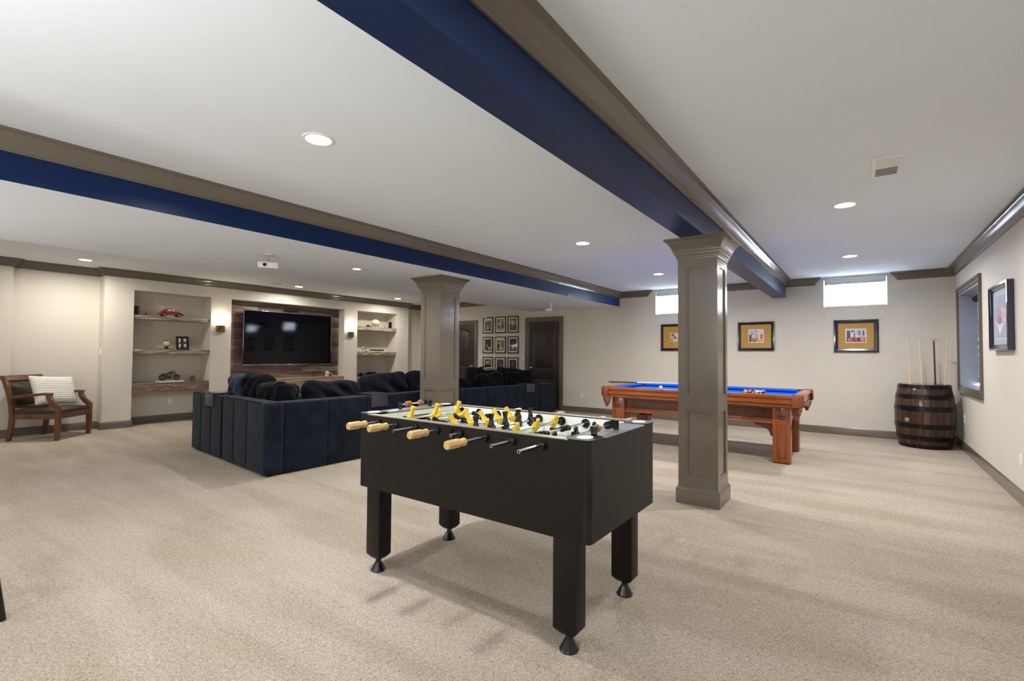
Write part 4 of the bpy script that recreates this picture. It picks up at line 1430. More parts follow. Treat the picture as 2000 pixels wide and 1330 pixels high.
o = pillow_mesh(0.64, 0.46, 0.15, 60, 3, 0.0, 13).build('throw_pillow', M['pillow'], smooth=True)
weld(o)
o.location = (-9.92, 1.83, 0.70)
o.rotation_euler = (radians(-4), radians(-22), radians(32))
tag(o, 'light grey ribbed knit throw pillow leaning in the armchair', 'pillow')

# ------------------------------------------------------------------ sectional sofa
so_a = thing('sectional_sofa', 'dark navy velvet sectional sofa with channel-stitched end, left of the columns', 'sofa', (-5.6, 3.2, 0))
V = M['velvet']


def roll(x0, x1, y0, y1, z0, z1, name='channel', parent=None, m=None, bev=0.03, seg=4):
    return MB().box(x0, x1, y0, y1, z0, z1).build(name, m or V, parent, bevel=bev, bseg=seg)


# near run, seen from outside: six vertical channels, gap in the middle
sy0, sy1 = 2.56, 2.74
ex = [-7.30, -6.955, -6.60, -6.235, -5.87, -5.50, -5.13]
zt = [0.765, 0.765, 0.765, 0.77, 0.77, 0.77]
for i in range(6):
    a, b = ex[i], ex[i + 1]
    if i == 2:
        b -= 0.02
    if i == 3:
        a += 0.02
    # slight skew: the run swings away from the camera to the left
    f = lambda x: 0.16 * (-(x + 5.13)) / 2.17
    q = MB()
    g_ = 0.0015
    q.hexa([(a + g_, sy0 + f(a), 0.014), (b - g_, sy0 + f(b), 0.014), (b - g_, sy1 + f(b), 0.014), (a + g_, sy1 + f(a), 0.014)],
           [(a + g_, sy0 + f(a), zt[i]), (b - g_, sy0 + f(b), zt[i]), (b - g_, sy1 + f(b), zt[i]), (a + g_, sy1 + f(a), zt[i])])
    ch = q.build('channel', V, so_a, bevel=0.028, bseg=4)
    q = MB().tube([(a + 0.03, sy0 + f(a + .03) + 0.004, zt[i] - 0.006), ((a + b) / 2, sy0 + f((a + b) / 2) + 0.002, zt[i] + 0.001), (b - 0.03, sy0 + f(b - .03) + 0.004, zt[i] - 0.006)], 0.006, 8)
    q.build('piping', M['piping'], ch, smooth=True)
# corner block
roll(-5.128, -4.985, 2.535, 2.74, 0.014, 0.775, 'corner_panel', so_a, bev=0.05, seg=6)
# long run beside the first column
ys = [2.742, 3.26, 3.80, 4.33, 4.84, 5.25]
for i in range(5):
    roll(-5.19, -4.992, ys[i] + (0.004 if i != 2 else 0.008), ys[i + 1] - 0.0, 0.014, 0.765, 'back_panel', so_a, bev=0.022)
MB().hexa([(-7.25, 2.75, 0), (-5.04, 2.60, 0), (-5.04, 2.70, 0), (-7.25, 2.85, 0)], [(-7.25, 2.75, 0.04), (-5.04, 2.60, 0.04), (-5.04, 2.70, 0.04), (-7.25, 2.85, 0.04)]).build('plinth', M['piping'], so_a)
MB().box(-5.15, -5.04, 2.6, 5.2, 0.0, 0.05).build('plinth', M['piping'], so_a)
# seats inside
for (a, b) in ((-7.28, -6.2), (-6.19, -5.2)):
    roll(a, b, 2.93, 3.95, 0.05, 0.44, 'seat', so_a, bev=0.05)
for (a, b) in ((3.96, 4.6), (4.61, 5.24)):
    roll(-6.2, -5.2, a, b, 0.05, 0.44, 'seat', so_a, bev=0.05)


so_b = thing('sectional_sofa', 'dark navy velvet sofa beyond the left column, in front of the two doors', 'sofa', (-5.6, 7.5, 0))
bx = lambda y: -5.80 + (y - 6.0) * 0.10
ys = [5.9, 6.5, 7.05, 7.6, 8.12, 8.6, 9.08]
for i in range(6):
    a, b = ys[i], ys[i + 1]
    q = MB().hexa([(bx(a) - 0.2, a + .002, 0.03), (bx(a), a + .002, 0.03), (bx(b), b - .002, 0.03), (bx(b) - 0.2, b - .002, 0.03)],
                  [(bx(a) - 0.2, a + .002, 0.665), (bx(a), a + .002, 0.665), (bx(b), b - .002, 0.665), (bx(b) - 0.2, b - .002, 0.665)])
    q.build('back_panel', V, so_b, bevel=0.02, bseg=3)
roll(-7.95, -5.53, 9.085, 9.28, 0.03, 0.67, 'end_panel', so_b, bev=0.03)
roll(-7.9, -6.8, 8.15, 9.08, 0.03, 0.44, 'seat', so_b, bev=0.05)
roll(-6.79, -5.75, 8.15, 9.08, 0.03, 0.44, 'seat', so_b, bev=0.05)
roll(-6.85, -6.05, 5.95, 7.05, 0.03, 0.44, 'seat', so_b, bev=0.05)
roll(-6.82, -6.0, 7.06, 8.14, 0.03, 0.44, 'seat', so_b, bev=0.05)
MB().box(-5.9, -5.65, 6.0, 9.0, 0.0, 0.04).build('plinth', M['piping'], so_b)


def cushion(loc, w, h, th, rz, tilt, seed, label, m='velvetd', roll_=0.0, wr=0.02, sag=0.035, grp='loose navy cushions on the sofas'):
    o = pillow_mesh(w, h, th, 36, seed, wr, pw=0.4, ex_=5.0, sag=sag).build('sofa_cushion', M[m], smooth=True)
    weld(o)
    o.location = loc
    o.rotation_euler = (radians(roll_), radians(tilt), radians(rz))
    tag(o, label, 'cushion', grp)
    return o


# rz: facing normal; cushions lie against the inside of the backs
cushion((-6.50, 3.01, 0.77), 0.44, 0.50, 0.26, 84, -8, 11, 'slate blue crumpled cushion at the far left of the near sofa', 'velvetl')
cushion((-6.07, 3.01, 0.775), 0.46, 0.54, 0.27, 94, -9, 12, 'black navy cushion right of the slate blue one', roll_=3)
cushion((-5.65, 2.98, 0.72), 0.44, 0.48, 0.26, 94, -11, 13, 'slumped black navy cushion near the sofa corner', roll_=-4)
cushion((-5.35, 2.97, 0.715), 0.32, 0.46, 0.24, 45, -6, 14, 'small rounded dark cushion standing in the sofa corner')
cushion((-5.345, 3.54, 0.71), 0.80, 0.50, 0.25, 2, -8, 15, 'wide sagging cushion on the long back, nearest the corner', roll_=-2)
cushion((-5.345, 4.35, 0.76), 0.80, 0.55, 0.25, 0, -8, 16, 'wide cushion behind the clip-on tray on the long back', roll_=3)
cushion((-5.345, 5.05, 0.775), 0.58, 0.54, 0.25, -2, -8, 17, 'dark cushion touching the left edge of the first column', roll_=-2)
cushion((-6.11, 6.60, 0.66), 0.92, 0.40, 0.24, 4, -8, 18, 'low navy cushion emerging right of the first column')
cushion((-6.04, 7.55, 0.70), 0.86, 0.46, 0.24, 4, -8, 19, 'navy cushion with peaked right corner, behind the foosball table', roll_=5)
cushion((-7.42, 8.90, 0.75), 0.85, 0.50, 0.24, -90, -8, 20, 'light-edged navy cushion on the far run, left of the white cloth', roll_=5)
cushion((-6.55, 8.90, 0.74), 0.80, 0.50, 0.24, -92, -8, 21, 'navy cushion on the far run, in front of the framed prints', roll_=-4)
cushion((-5.97, 8.50, 0.71), 0.60, 0.46, 0.22, -40, -8, 22, 'navy cushion in front of the right door', roll_=6)
o = pillow_mesh(0.3, 0.16, 0.03, 8, 5).build('white_cloth', M['white'], smooth=True)
weld(o)
o.location = (-6.95, 8.66, 0.955)
o.rotation_euler = (radians(12), radians(62), radians(-70))
tag(o, 'small folded white cloth lying on the far cushions', 'cloth')


def clip_tray(loc, rotz, label, back=0.21):
    t = thing('clip_on_tray', label, 'tray', loc, rotz, group='dark clip-on trays hooked over the sofa backs')
    w = 0.13
    # local: outside face towards -y, top at z=0
    MB().box(-w, w, -0.018, back + 0.06, 0.002, 0.02).build('top_plate', M['greyplas'], t, world=False, bevel=0.004)
    MB().box(-w, w, -0.018, -0.004, -0.15, 0.001).build('front_flap', M['greyplas'], t, world=False, bevel=0.003)
    MB().box(-w, w, back + 0.02, back + 0.034, -0.1, 0.001).build('rear_flap', M['greyplas'], t, world=False, bevel=0.003)
    return t


clip_tray((-6.62, 2.668, 0.77), radians(-4), 'dark clip-on tray over the channel-stitched sofa end')
clip_tray((-4.99, 3.98, 0.768), radians(90), 'dark clip-on tray over the long sofa back, left of the foosball table')
clip_tray((bx(8.3), 8.3, 0.668), radians(90 - 5), 'dark clip-on tray over the farther sofa, below the right door')

# ------------------------------------------------------------------ foosball table
FX0, FX1, FY0, FY1 = -2.505, -0.935, 1.85, 2.63
FZ0, FZ1 = 0.492, 0.925
t = thing('foosball_table', 'large black foosball table with yellow and black players in the foreground', 'game table', ((FX0 + FX1) / 2, (FY0 + FY1) / 2, 0))


def rounded(x0, x1, y0, y1, r, n_=6):
    pts = []
    for (cx, cy, a) in ((x1 - r, y1 - r, 0), (x0 + r, y1 - r, 90), (x0 + r, y0 + r, 180), (x1 - r, y0 + r, 270)):
        for k in range(n_ + 1):
            b = radians(a + 90 * k / n_)
            pts.append((cx + r * cos(b), cy + r * sin(b)))
    return pts


# side panels (thick), end panels, bottom
wl = 0.032
MB().box(FX0 + 0.03, FX1 - 0.03, FY0, FY0 + wl, FZ0, FZ1).build('side_panel', M['black'], t)
MB().box(FX0 + 0.03, FX1 - 0.03, FY1 - wl, FY1, FZ0, FZ1).build('side_panel', M['black'], t)
MB().box(FX1 - wl, FX1, FY0 + 0.03, FY1 - 0.03, FZ0, FZ1).build('end_panel', M['black'], t)
MB().box(FX0, FX0 + wl, FY0 + 0.03, FY1 - 0.03, FZ0, FZ1).build('end_panel', M['black'], t)
for (cx, cy, a) in ((FX1 - 0.03, FY1 - 0.03, 0), (FX0 + 0.03, FY1 - 0.03, 90), (FX0 + 0.03, FY0 + 0.03, 180), (FX1 - 0.03, FY0 + 0.03, 270)):
    pts = [(cx + 0.03 * cos(radians(a + 90 * k / 8)), cy + 0.03 * sin(radians(a + 90 * k / 8))) for k in range(9)] + [(cx, cy)]
    MB().prism(pts, 'z', FZ0, FZ1).build('corner_post', M['gblack'], t, smooth=True)
for sgn, xx in ((1, FX1 - 0.031), (1, FX0 + 0.031)):
    MB().box(xx - 0.0015, xx + 0.0015, FY0 - 0.0008, FY0 + 0.002, FZ0, FZ1).build('seam_strip', M['gblack'], t)
MB().box(FX0 + wl, FX1 - wl, FY0 + wl, FY1 - wl, FZ0, FZ0 + 0.02).build('bottom_panel', M['black'], t)
# playfield
PX0, PX1 = FX0 + 0.10, FX1 - 0.125
PY0, PY1 = FY0 + wl, FY1 - wl
pf = MB().box(PX0, PX1, PY0, PY1, 0.795, 0.805).build('playfield', M['green'], t)
cx, cy = (PX0 + PX1) / 2, (PY0 + PY1) / 2
q = MB()
z = 0.8053
q.box(cx - 0.004, cx + 0.004, PY0 + .01, PY1 - .01, z, z + 0.0006)
for s_ in (-1, 1):
    xx = PX1 if s_ > 0 else PX0
    q.box(min(xx, xx - s_ * 0.2), max(xx, xx - s_ * 0.2), cy - 0.2, cy - 0.194, z, z + 0.0006)
    q.box(min(xx, xx - s_ * 0.2), max(xx, xx - s_ * 0.2), cy + 0.194, cy + 0.2, z, z + 0.0006)
    q.box(xx - s_ * 0.2 - 0.003, xx - s_ * 0.2 + 0.003, cy - 0.2, cy + 0.2, z, z + 0.0006)
N = 32
for k in range(N):
    a, b = 2 * pi * k / N, 2 * pi * (k + 1) / N
    r0, r1 = 0.098, 0.105
    q.add([(cx + r0 * cos(a), cy + r0 * sin(a), z + .0006), (cx + r1 * cos(a), cy + r1 * sin(a), z + .0006), (cx + r1 * cos(b), cy + r1 * sin(b), z + .0006), (cx + r0 * cos(b), cy + r0 * sin(b), z + .0006)], [(0, 1, 2, 3)])
q.build('field_lines', M['greenlite'], pf)
# raised corner ramps
for (xx, sx_) in ((PX0, 1), (PX1, -1)):
    for (yy, sy_) in ((PY0, 1), (PY1, -1)):
        MB().add([(xx, yy, 0.806), (xx + sx_ * 0.14, yy, 0.806), (xx, yy + sy_ * 0.14, 0.806), (xx, yy, 0.835)], [(0, 1, 2), (0, 3, 1), (0, 2, 3), (1, 3, 2)]).build('corner_ramp', M['green'], pf)
# cream inner linings
MB().box(PX0, PX1, PY0 + 0.0005, PY0 + 0.006, 0.806, FZ1 - 0.004).build('inner_lining', M['cream'], t)
MB().box(PX0, PX1, PY1 - 0.006, PY1 - 0.0005, 0.806, FZ1 - 0.004).build('inner_lining', M['cream'], t)
for (xa, xb) in ((PX0 - 0.006, PX0), (PX1, PX1 + 0.006)):
    q = MB()
    q.box(xa, xb, PY0, cy - 0.105, 0.8, FZ1 - 0.004)
    q.box(xa, xb, cy + 0.105, PY1, 0.8, FZ1 - 0.004)
    q.box(xa, xb, cy - 0.105, cy + 0.105, 0.89, FZ1 - 0.004)
    q.build('goal_wall', M['cream'], t)
# rim: side edges and end plates
zz = FZ1
for (ya, yb) in ((FY0 - 0.002, FY0 + wl + 0.004), (FY1 - wl - 0.004, FY1 + 0.002)):
    MB().box(PX0 - 0.02, PX1 + 0.02, ya, yb, zz + 0.0005, zz + 0.006).build('side_rail_cap', M['rimedge'], t, bevel=0.0015)
MB().prism(rounded(PX1 + 0.0, FX1 + 0.002, FY0 + 0.15, FY1 - 0.15, 0.002, 1), 'z', zz + 0.0005, zz + 0.006).build('end_plate', M['greytop'], t)
MB().prism(rounded(FX0 - 0.002, PX0, FY0 + 0.15, FY1 - 0.15, 0.002, 1), 'z', zz + 0.0005, zz + 0.006).build('end_plate', M['greytop'], t)
for (xa, xb) in ((PX1 - 0.0, FX1 + 0.003), (FX0 - 0.003, PX0)):
    for (ya, yb) in ((FY0 - 0.003, FY0 + 0.15), (FY1 - 0.15, FY1 + 0.003)):
        cp_ = MB().prism(rounded(xa, xb, ya, yb, 0.03, 6), 'z', zz + 0.0008, zz + 0.009).build('corner_plate', M['black'], t, bevel=0.001, bseg=1)
        MB().lathe([(0.038, 0), (0.037, 0.0012), (0.001, 0.0012)], ((xa + xb) / 2, (ya + yb) / 2, zz + 0.009), 'z', 28, 0.95, 1.15).build('oval_badge', M['white'], cp_)
# legs
leg0 = None
for (lx, ly, nm) in ((-1.058, 1.897, 0), (-2.362, 1.897, 1), (-1.058, 2.51, 2), (-2.362, 2.51, 3)):
    a, b = 0.058, 0.046
    q = MB().hexa([(lx - a, ly - b, 0.10), (lx + a, ly - b, 0.10), (lx + a, ly + b, 0.10), (lx - a, ly + b, 0.10)], [(lx - a, ly - b, 0.492), (lx + a, ly - b, 0.492), (lx + a, ly + b, 0.492), (lx - a, ly + b, 0.492)])
    q.hexa([(lx - a * .6, ly - b * .6, 0.075), (lx + a * .6, ly - b * .6, 0.075), (lx + a * .6, ly + b * .6, 0.075), (lx - a * .6, ly + b * .6, 0.075)], [(lx - a, ly - b, 0.10), (lx + a, ly - b, 0.10), (lx + a, ly + b, 0.10), (lx - a, ly + b, 0.10)])
    lg = q.build('leg', M['black'], t, bevel=0.004)
    MB().lathe([(0.042, 0.0), (0.044, 0.006), (0.04, 0.012), (0.022, 0.045), (0.016, 0.055), (0.016, 0.078)], (lx, ly, 0), 'z', 24).build('leveller_foot', M['gblack'], lg, smooth=True)


def player_mesh(col):
    q = MB()
    # hub around the rod (rod runs along y)
    q.lathe([(0.001, -0.022), (0.0145, -0.022), (0.0165, -0.017), (0.0165, 0.017), (0.0145, 0.022), (0.001, 0.022)], (0, 0, 0), 'y', 14)
    # torso and shoulders
    q.hexa([(-0.011, -0.017, -0.012), (0.011, -0.017, -0.012), (0.011, 0.017, -0.012), (-0.011, 0.017, -0.012)], [(-0.012, -0.023, 0.022), (0.012, -0.023, 0.022), (0.012, 0.023, 0.022), (-0.012, 0.023, 0.022)])
    q.tube([(0, -0.022, 0.018), (0, 0.022, 0.018)], 0.009, 8)
    # head
    q.ball((0, 0, 0.037), 0.0135, 12, 8, 0.9, 0.9, 1.1)
    # legs and foot
    q.hexa([(-0.006, -0.009, -0.052), (0.006, -0.009, -0.052), (0.006, 0.009, -0.052), (-0.006, 0.009, -0.052)], [(-0.012, -0.016, -0.008), (0.012, -0.016, -0.008), (0.012, 0.016, -0.008), (-0.012, 0.016, -0.008)])
    q.hexa([(-0.013, -0.012, -0.078), (0.013, -0.012, -0.078), (0.013, 0.012, -0.078), (-0.013, 0.012, -0.078)], [(-0.007, -0.010, -0.045), (0.007, -0.010, -0.045), (0.007, 0.010, -0.045), (-0.007, 0.010, -0.045)])
    return q


pl_cache = {}


def player(rod, y, col, ang):
    if col not in pl_cache:
        o = player_mesh(col).build('player', M['yellow' if col == 'y' else 'gblack'], None, smooth=True, autos=50)
        pl_cache[col] = o.data
        bpy.data.objects.remove(o)
    o = bpy.data.objects.new('player', pl_cache[col])
    COL.objects.link(o)
    o.parent = rod
    o.location = (0, y, 0)
    o.rotation_euler = (0, radians(ang), 0)
    return o


RZ = 0.89
rods = [  # x, colour, first man y, spacing, count, angle (0 = head up), near end y, far end y
    (-2.323, 'y', 2.10, 0.215, 3, 200, 1.64, 2.70),
    (-2.164, 'y', 2.15, 0.24, 2, 235, 1.66, 2.72),
    (-2.000, 'k', 2.06, 0.18, 3, 105, 1.69, 2.86),
    (-1.833, 'y', 2.00, 0.13, 5, 140, 1.65, 2.70),
    (-1.668, 'k', 1.972, 0.13, 5, 178, 1.775, 2.90),
    (-1.502, 'y', 2.10, 0.20, 3, 22, 1.57, 2.74),
    (-1.337, 'k', 2.10, 0.22, 2, 80, 1.684, 2.84),
    (-1.170, 'k', 1.945, 0.205, 3, 8, 1.66, 2.86),
]
for i, (rx, col, ya, sp, cnt, ang, yn, yf) in enumerate(rods):
    near_handle = col == 'y'
    e = bpy.data.objects.new('rod', None)
    COL.objects.link(e)
    e.parent = t
    e.location = (rx - t.location.x, -t.location.y, RZ)
    r_ = 0.0085
    if near_handle:
        ends = (yn + 0.02, yf)
    else:
        ends = (yn, yf - 0.02)
    q = MB()
    # hollow looking tube
    q.lathe([(0.0055, ends[0] + 0.03), (0.0055, ends[0]), (r_, ends[0]), (r_, ends[1]), (0.0055, ends[1]), (0.0055, ends[1] - 0.03)], (0, 0, 0), 'y', 14)
    q.build('rod_tube', M['chrome'], e, world=False, smooth=True)
    for k in range(cnt):
        player(e, ya + sp * k, col, ang)
    for yy in (FY0 - 0.004, FY1 + 0.004):
        MB().lathe([(r_ + 0.001, -0.012), (0.017, -0.012), (0.021, -0.004), (0.021, 0.003), (r_ + 0.001, 0.003)] if yy < 2 else [(r_ + 0.001, -0.003), (0.021, -0.003), (0.021, 0.004), (0.017, 0.012), (r_ + 0.001, 0.012)], (0, yy, 0), 'y', 18).build('bearing', M['gblack'], e, world=False, smooth=True)
    for yy in (PY0 + 0.008, PY1 - 0.014):
        MB().lathe([(r_ + 0.001, 0), (0.027, 0), (0.027, 0.007), (r_ + 0.001, 0.007)], (0, yy, 0), 'y', 20).build('washer', M['gblack'], e, world=False, smooth=True)
    for yy in (ya - 0.058, ya + sp * (cnt - 1) + 0.042):
        MB().lathe([(r_ + 0.0005, 0), (0.0155, 0.001), (0.017, 0.008), (0.0155, 0.016), (r_ + 0.0005, 0.017)], (0, yy, 0), 'y', 16).build('bumper', M['gblack'], e, world=False, smooth=True)
    # handle (faceted grip with a waist)
    hp = [(0.001, 0.0), (0.0185, 0.001), (0.0215, 0.006), (0.0225, 0.07), (0.0185, 0.086), (0.0168, 0.093), (0.0205, 0.108), (0.0200, 0.120), (0.014, 0.127), (0.009, 0.128)]
    if near_handle:
        MB().lathe(hp, (0, yn, 0), 'y', 8).build('handle', M['handle'], e, world=False, smooth=True, autos=25)
    else:
        MB().lathe([(r, -h) for r, h in hp], (0, yf, 0), 'y', 8).build('handle', M['handle'], e, world=False, smooth=True, autos=25)


def counter(x, y0, y1, beads, label):
    e = bpy.data.objects.new('score_counter', None)
    COL.objects.link(e)
    e.parent = t
    e.location = (x - t.location.x, -t.location.y, FZ1 + 0.006)
    for yy in (y0, y1):
        MB().box(-0.014, 0.014, yy - 0.006, yy + 0.006, 0, 0.045).build('bracket', M['gblack'], e, world=False, bevel=0.003)
    MB().tube([(0, y0, 0.032), (0, y1, 0.032)], 0.004, 8).build('counter_rod', M['chrome'], e, world=False, smooth=True)
    for (yy, c, ln) in beads:
        MB().lathe([(0.0045, -ln / 2), (0.016, -ln / 2 + 0.001), (0.019, 0), (0.016, ln / 2 - 0.001), (0.0045, ln / 2)], (0, yy, 0.032), 'y', 16).build('bead', M[c], e, world=False, smooth=True)
    return e


M['beadwood'] = mat('amber_bead', (158, 98, 56), 0.25, var=0.1, vscale=20)
counter(-0.985, 1.99, 2.23, [(2.02, 'beadwood', 0.03), (2.125, 'gblack', 0.014), (2.14, 'gblack', 0.014), (2.155, 'gblack', 0.014), (2.17, 'gblack', 0.014), (2.185, 'gblack', 0.014), (2.2, 'gblack', 0.014)], '')
counter(-2.455, 2.13, 2.40, [(2.185, 'beadwood', 0.014), (2.2, 'beadwood', 0.014), (2.215, 'beadwood', 0.014), (2.30, 'beadwood', 0.014), (2.315, 'beadwood', 0.014), (2.36, 'gblack', 0.03)], '')
# ball entry cup on the near side
e = MB().lathe([(0.03, 0.004), (0.03, -0.006), (0.034, -0.006), (0.036, 0.0)], (-1.70, FY0 - 0.001, RZ - 0.003), 'y', 24).build('ball_entry_ring', M['gblack'], t, smooth=True)

# ------------------------------------------------------------------ pool table
PTX0, PTX1, PTY0, PTY1 = -3.10, -0.57, 6.50, 7.92
t = thing('pool_table', 'cherry wood pool table with bright blue felt by the back wall', 'pool table', ((PTX0 + PTX1) / 2, (PTY0 + PTY1) / 2, 0))
CH, CHV, CHD = M['cherry'], M['cherryv'], M['cherryd']
RW = 0.125   # rail width
ZR = 0.835
# felt bed
MB().box(PTX0 + RW, PTX1 - RW, PTY0 + RW, PTY1 - RW, 0.755, 0.782).build('felt_bed', M['felt'], t)
# long and short rails (bevelled wood), with sights
pc = 0.085   # pocket cut
cxm = (PTX0 + PTX1) / 2
for (ya, yb, inn) in ((PTY0, PTY0 + RW - 0.03, 1), (PTY1 - RW + 0.03, PTY1, -1)):
    for (xa, xb) in ((PTX0 + pc + 0.02, cxm - 0.055), (cxm + 0.055, PTX1 - pc - 0.02)):
        rl = MB().prism([(ya, 0.80), (yb, 0.80), (yb, ZR), (ya + 0.008 if inn > 0 else ya, ZR), (ya, ZR - 0.006)], 'x', xa, xb).build('rail', CH, t, bevel=0.003)
        for k in range(3):
            xx = xa + (xb - xa) * (k + 1) / 4
            MB().lathe([(0.008, 0), (0.001, 0.001)], (xx, (ya + yb) / 2, ZR), 'z', 4).build('sight', M['white'], rl)
    yc0, yc1 = (PTY0 + RW - 0.03, PTY0 + RW + 0.02) if inn > 0 else (PTY1 - RW - 0.02, PTY1 - RW + 0.03)
    for (xa, xb) in ((PTX0 + RW + 0.04, cxm - 0.07), (cxm + 0.07, PTX1 - RW - 0.04)):
        if inn > 0:
            pr = [(yc0, 0.783), (yc1 - 0.02, 0.783), (yc1, 0.812), (yc1 - 0.008, 0.822), (yc0, ZR - 0.002)]
        else:
            pr = [(yc1, 0.783), (yc0 + 0.02, 0.783), (yc0, 0.812), (yc0 + 0.008, 0.822), (yc1, ZR - 0.002)]
        MB().prism(pr, 'x', xa, xb).build('cushion', M['felt'], t)
for (xa, xb, s_) in ((PTX0, PTX0 + RW - 0.03, 1), (PTX1 - RW + 0.03, PTX1, -1)):
    rl = MB().prism([(xa, 0.80), (xb, 0.80), (xb, ZR), (xa, ZR)], 'y', PTY0 + pc + 0.02, PTY1 - pc - 0.02).build('rail', CH, t, bevel=0.003)
    for k in range(3):
        yy = PTY0 + pc + (PTY1 - PTY0 - 2 * pc) * (k + 1) / 4
        MB().lathe([(0.008, 0), (0.001, 0.001)], ((xa + xb) / 2, yy, ZR), 'z', 4).build('sight', M['white'], rl)
    if s_ > 0:
        x0_, x1_ = PTX0 + RW - 0.03, PTX0 + RW + 0.02
        pr = [(x0_, 0.783), (x1_ - 0.02, 0.783), (x1_, 0.812), (x1_ - 0.008, 0.822), (x0_, ZR - 0.002)]
    else:
        x0_, x1_ = PTX1 - RW - 0.02, PTX1 - RW + 0.03
        pr = [(x1_, 0.783), (x0_ + 0.02, 0.783), (x0_, 0.812), (x0_ + 0.008, 0.822), (x1_, ZR - 0.002)]
    MB().prism(pr, 'y', PTY0 + RW + 0.04, PTY1 - RW - 0.04).build('cushion', M['felt'], t)
# outer apron / skirt with mouldings
sk = [(-0.03, 0.690), (-0.006, 0.690), (-0.002, 0.697), (-0.002, 0.712), (-0.016, 0.716), (-0.016, 0.726), (0.004, 0.732), (0.008, 0.742), (-0.004, 0.752), (-0.004, 0.782), (0.006, 0.792), (0.014, 0.800), (0.014, 0.818), (0.004, 0.829), (-0.012, 0.829)]
ring = [(PTX0 + 0.012, PTY0 + 0.012), (PTX0 + 0.012, PTY1 - 0.012), (PTX1 - 0.012, PTY1 - 0.012), (PTX1 - 0.012, PTY0 + 0.012)]
MB().sweep(sk, ring, closed=True).build('apron', CH, t, smooth=True, autos=25)
# slate + cabinet
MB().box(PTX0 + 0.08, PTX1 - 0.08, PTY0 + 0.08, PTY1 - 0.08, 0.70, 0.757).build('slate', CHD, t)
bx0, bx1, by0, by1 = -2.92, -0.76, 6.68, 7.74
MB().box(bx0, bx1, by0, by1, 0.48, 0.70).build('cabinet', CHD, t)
q = MB()
q.box(bx0, bx1, by0 - 0.02, by0, 0.475, 0.53)
q.box(bx0, bx1, by0 - 0.032, by0 - 0.02, 0.475, 0.50)
q.box(bx0, bx1, by0 - 0.02, by0, 0.665, 0.70)
q.build('cabinet_moulding', CH, t, bevel=0.003)
q = MB()
for (xa, xb) in ((-2.70, -0.98),):
    for (a, b, c, d) in ((xa, xb, 0.548, 0.556), (xa, xb, 0.642, 0.650), (xa, xa + 0.008, 0.548, 0.65), (xb - 0.008, xb, 0.548, 0.65)):
        q.box(a, b, by0 - 0.006, by0, c, d)
q.build('panel_moulding', CHD, t)
for yy in (by1,):
    MB().box(bx0, bx1, yy, yy + 0.02, 0.475, 0.53).build('cabinet_moulding', CH, t, bevel=0.003)
for xx in (bx1, bx0 - 0.02):
    MB().box(xx, xx + 0.02, by0, by1, 0.475, 0.53).build('cabinet_moulding', CH, t, bevel=0.003)
# legs: square with carved crescents, and arched brackets
for (lx0, lx1) in ((-2.99, -2.80), (-0.893, -0.703)):
    for (ly0, ly1) in ((6.63, 6.79), (7.58, 7.74)):
        lg = MB().box(lx0, lx1, ly0, ly1, 0.012, 0.699).build('leg', CHV, t, bevel=0.005)
        MB().box(lx0 + 0.01, lx1 - 0.01, ly0 + 0.01, ly1 - 0.01, 0.0, 0.0125).build('foot_pad', M['gblack'], lg)
        if ly0 < 7:
            cxl = (lx0 + lx1) / 2
            for (zc, rr) in ((0.575, 0.05), (0.545, 0.05)):
                pts = []
                for k in range(9):
                    a = radians(200 + 140 * k / 8)
                    pts.append((cxl + 0.045 * cos(a) * 1.0, ly0 - 0.003, zc - 0.0 + 0.018 * sin(a) + 0.012))
                MB().tube(pts, [0.002, 0.005, 0.006, 0.007, 0.007, 0.007, 0.006, 0.005, 0.002], 8).build('carved_crescent', CHD, lg, smooth=True)
            q = MB()
            for (zz_) in (0.635, 0.07):
                q.box(cxl - 0.045, cxl + 0.045, ly0 - 0.003, ly0, zz_, zz_ + 0.006)
            for xx in (cxl - 0.045, cxl + 0.041):
                q.box(xx, xx + 0.004, ly0 - 0.002, ly0, 0.07, 0.50)
            q.build('carved_line', CHD, lg)
        # bracket along x
        inward = 1 if lx0 < -2 else -1
        xs_ = lx1 if inward > 0 else lx0
        pts = [(xs_, 0.479), (xs_ + inward * 0.21, 0.479), (xs_ + inward * 0.21, 0.462)]
        for k in range(9):
            a = pi / 2 * k / 8
            pts.append((xs_ + inward * (0.03 + 0.16 * (1 - sin(a))), 0.335 + 0.105 * cos(a)))
        pts += [(xs_ + inward * 0.02, 0.318), (xs_, 0.318)]
        ym = ly0 + 0.035 if ly0 < 7 else ly1 - 0.075
        MB().prism(pts, 'y', ym, ym + 0.04).build('bracket', CHD, t)
# end stretchers
for (a, b) in ((-2.93, -2.86), (-0.835, -0.765)):
    MB().prism([(6.79, 0.479), (7.58, 0.479), (7.58, 0.33), (7.54, 0.33), (7.45, 0.42), (6.92, 0.42), (6.83, 0.33), (6.79, 0.33)], 'x', a, b).build('end_stretcher', CHD, t)
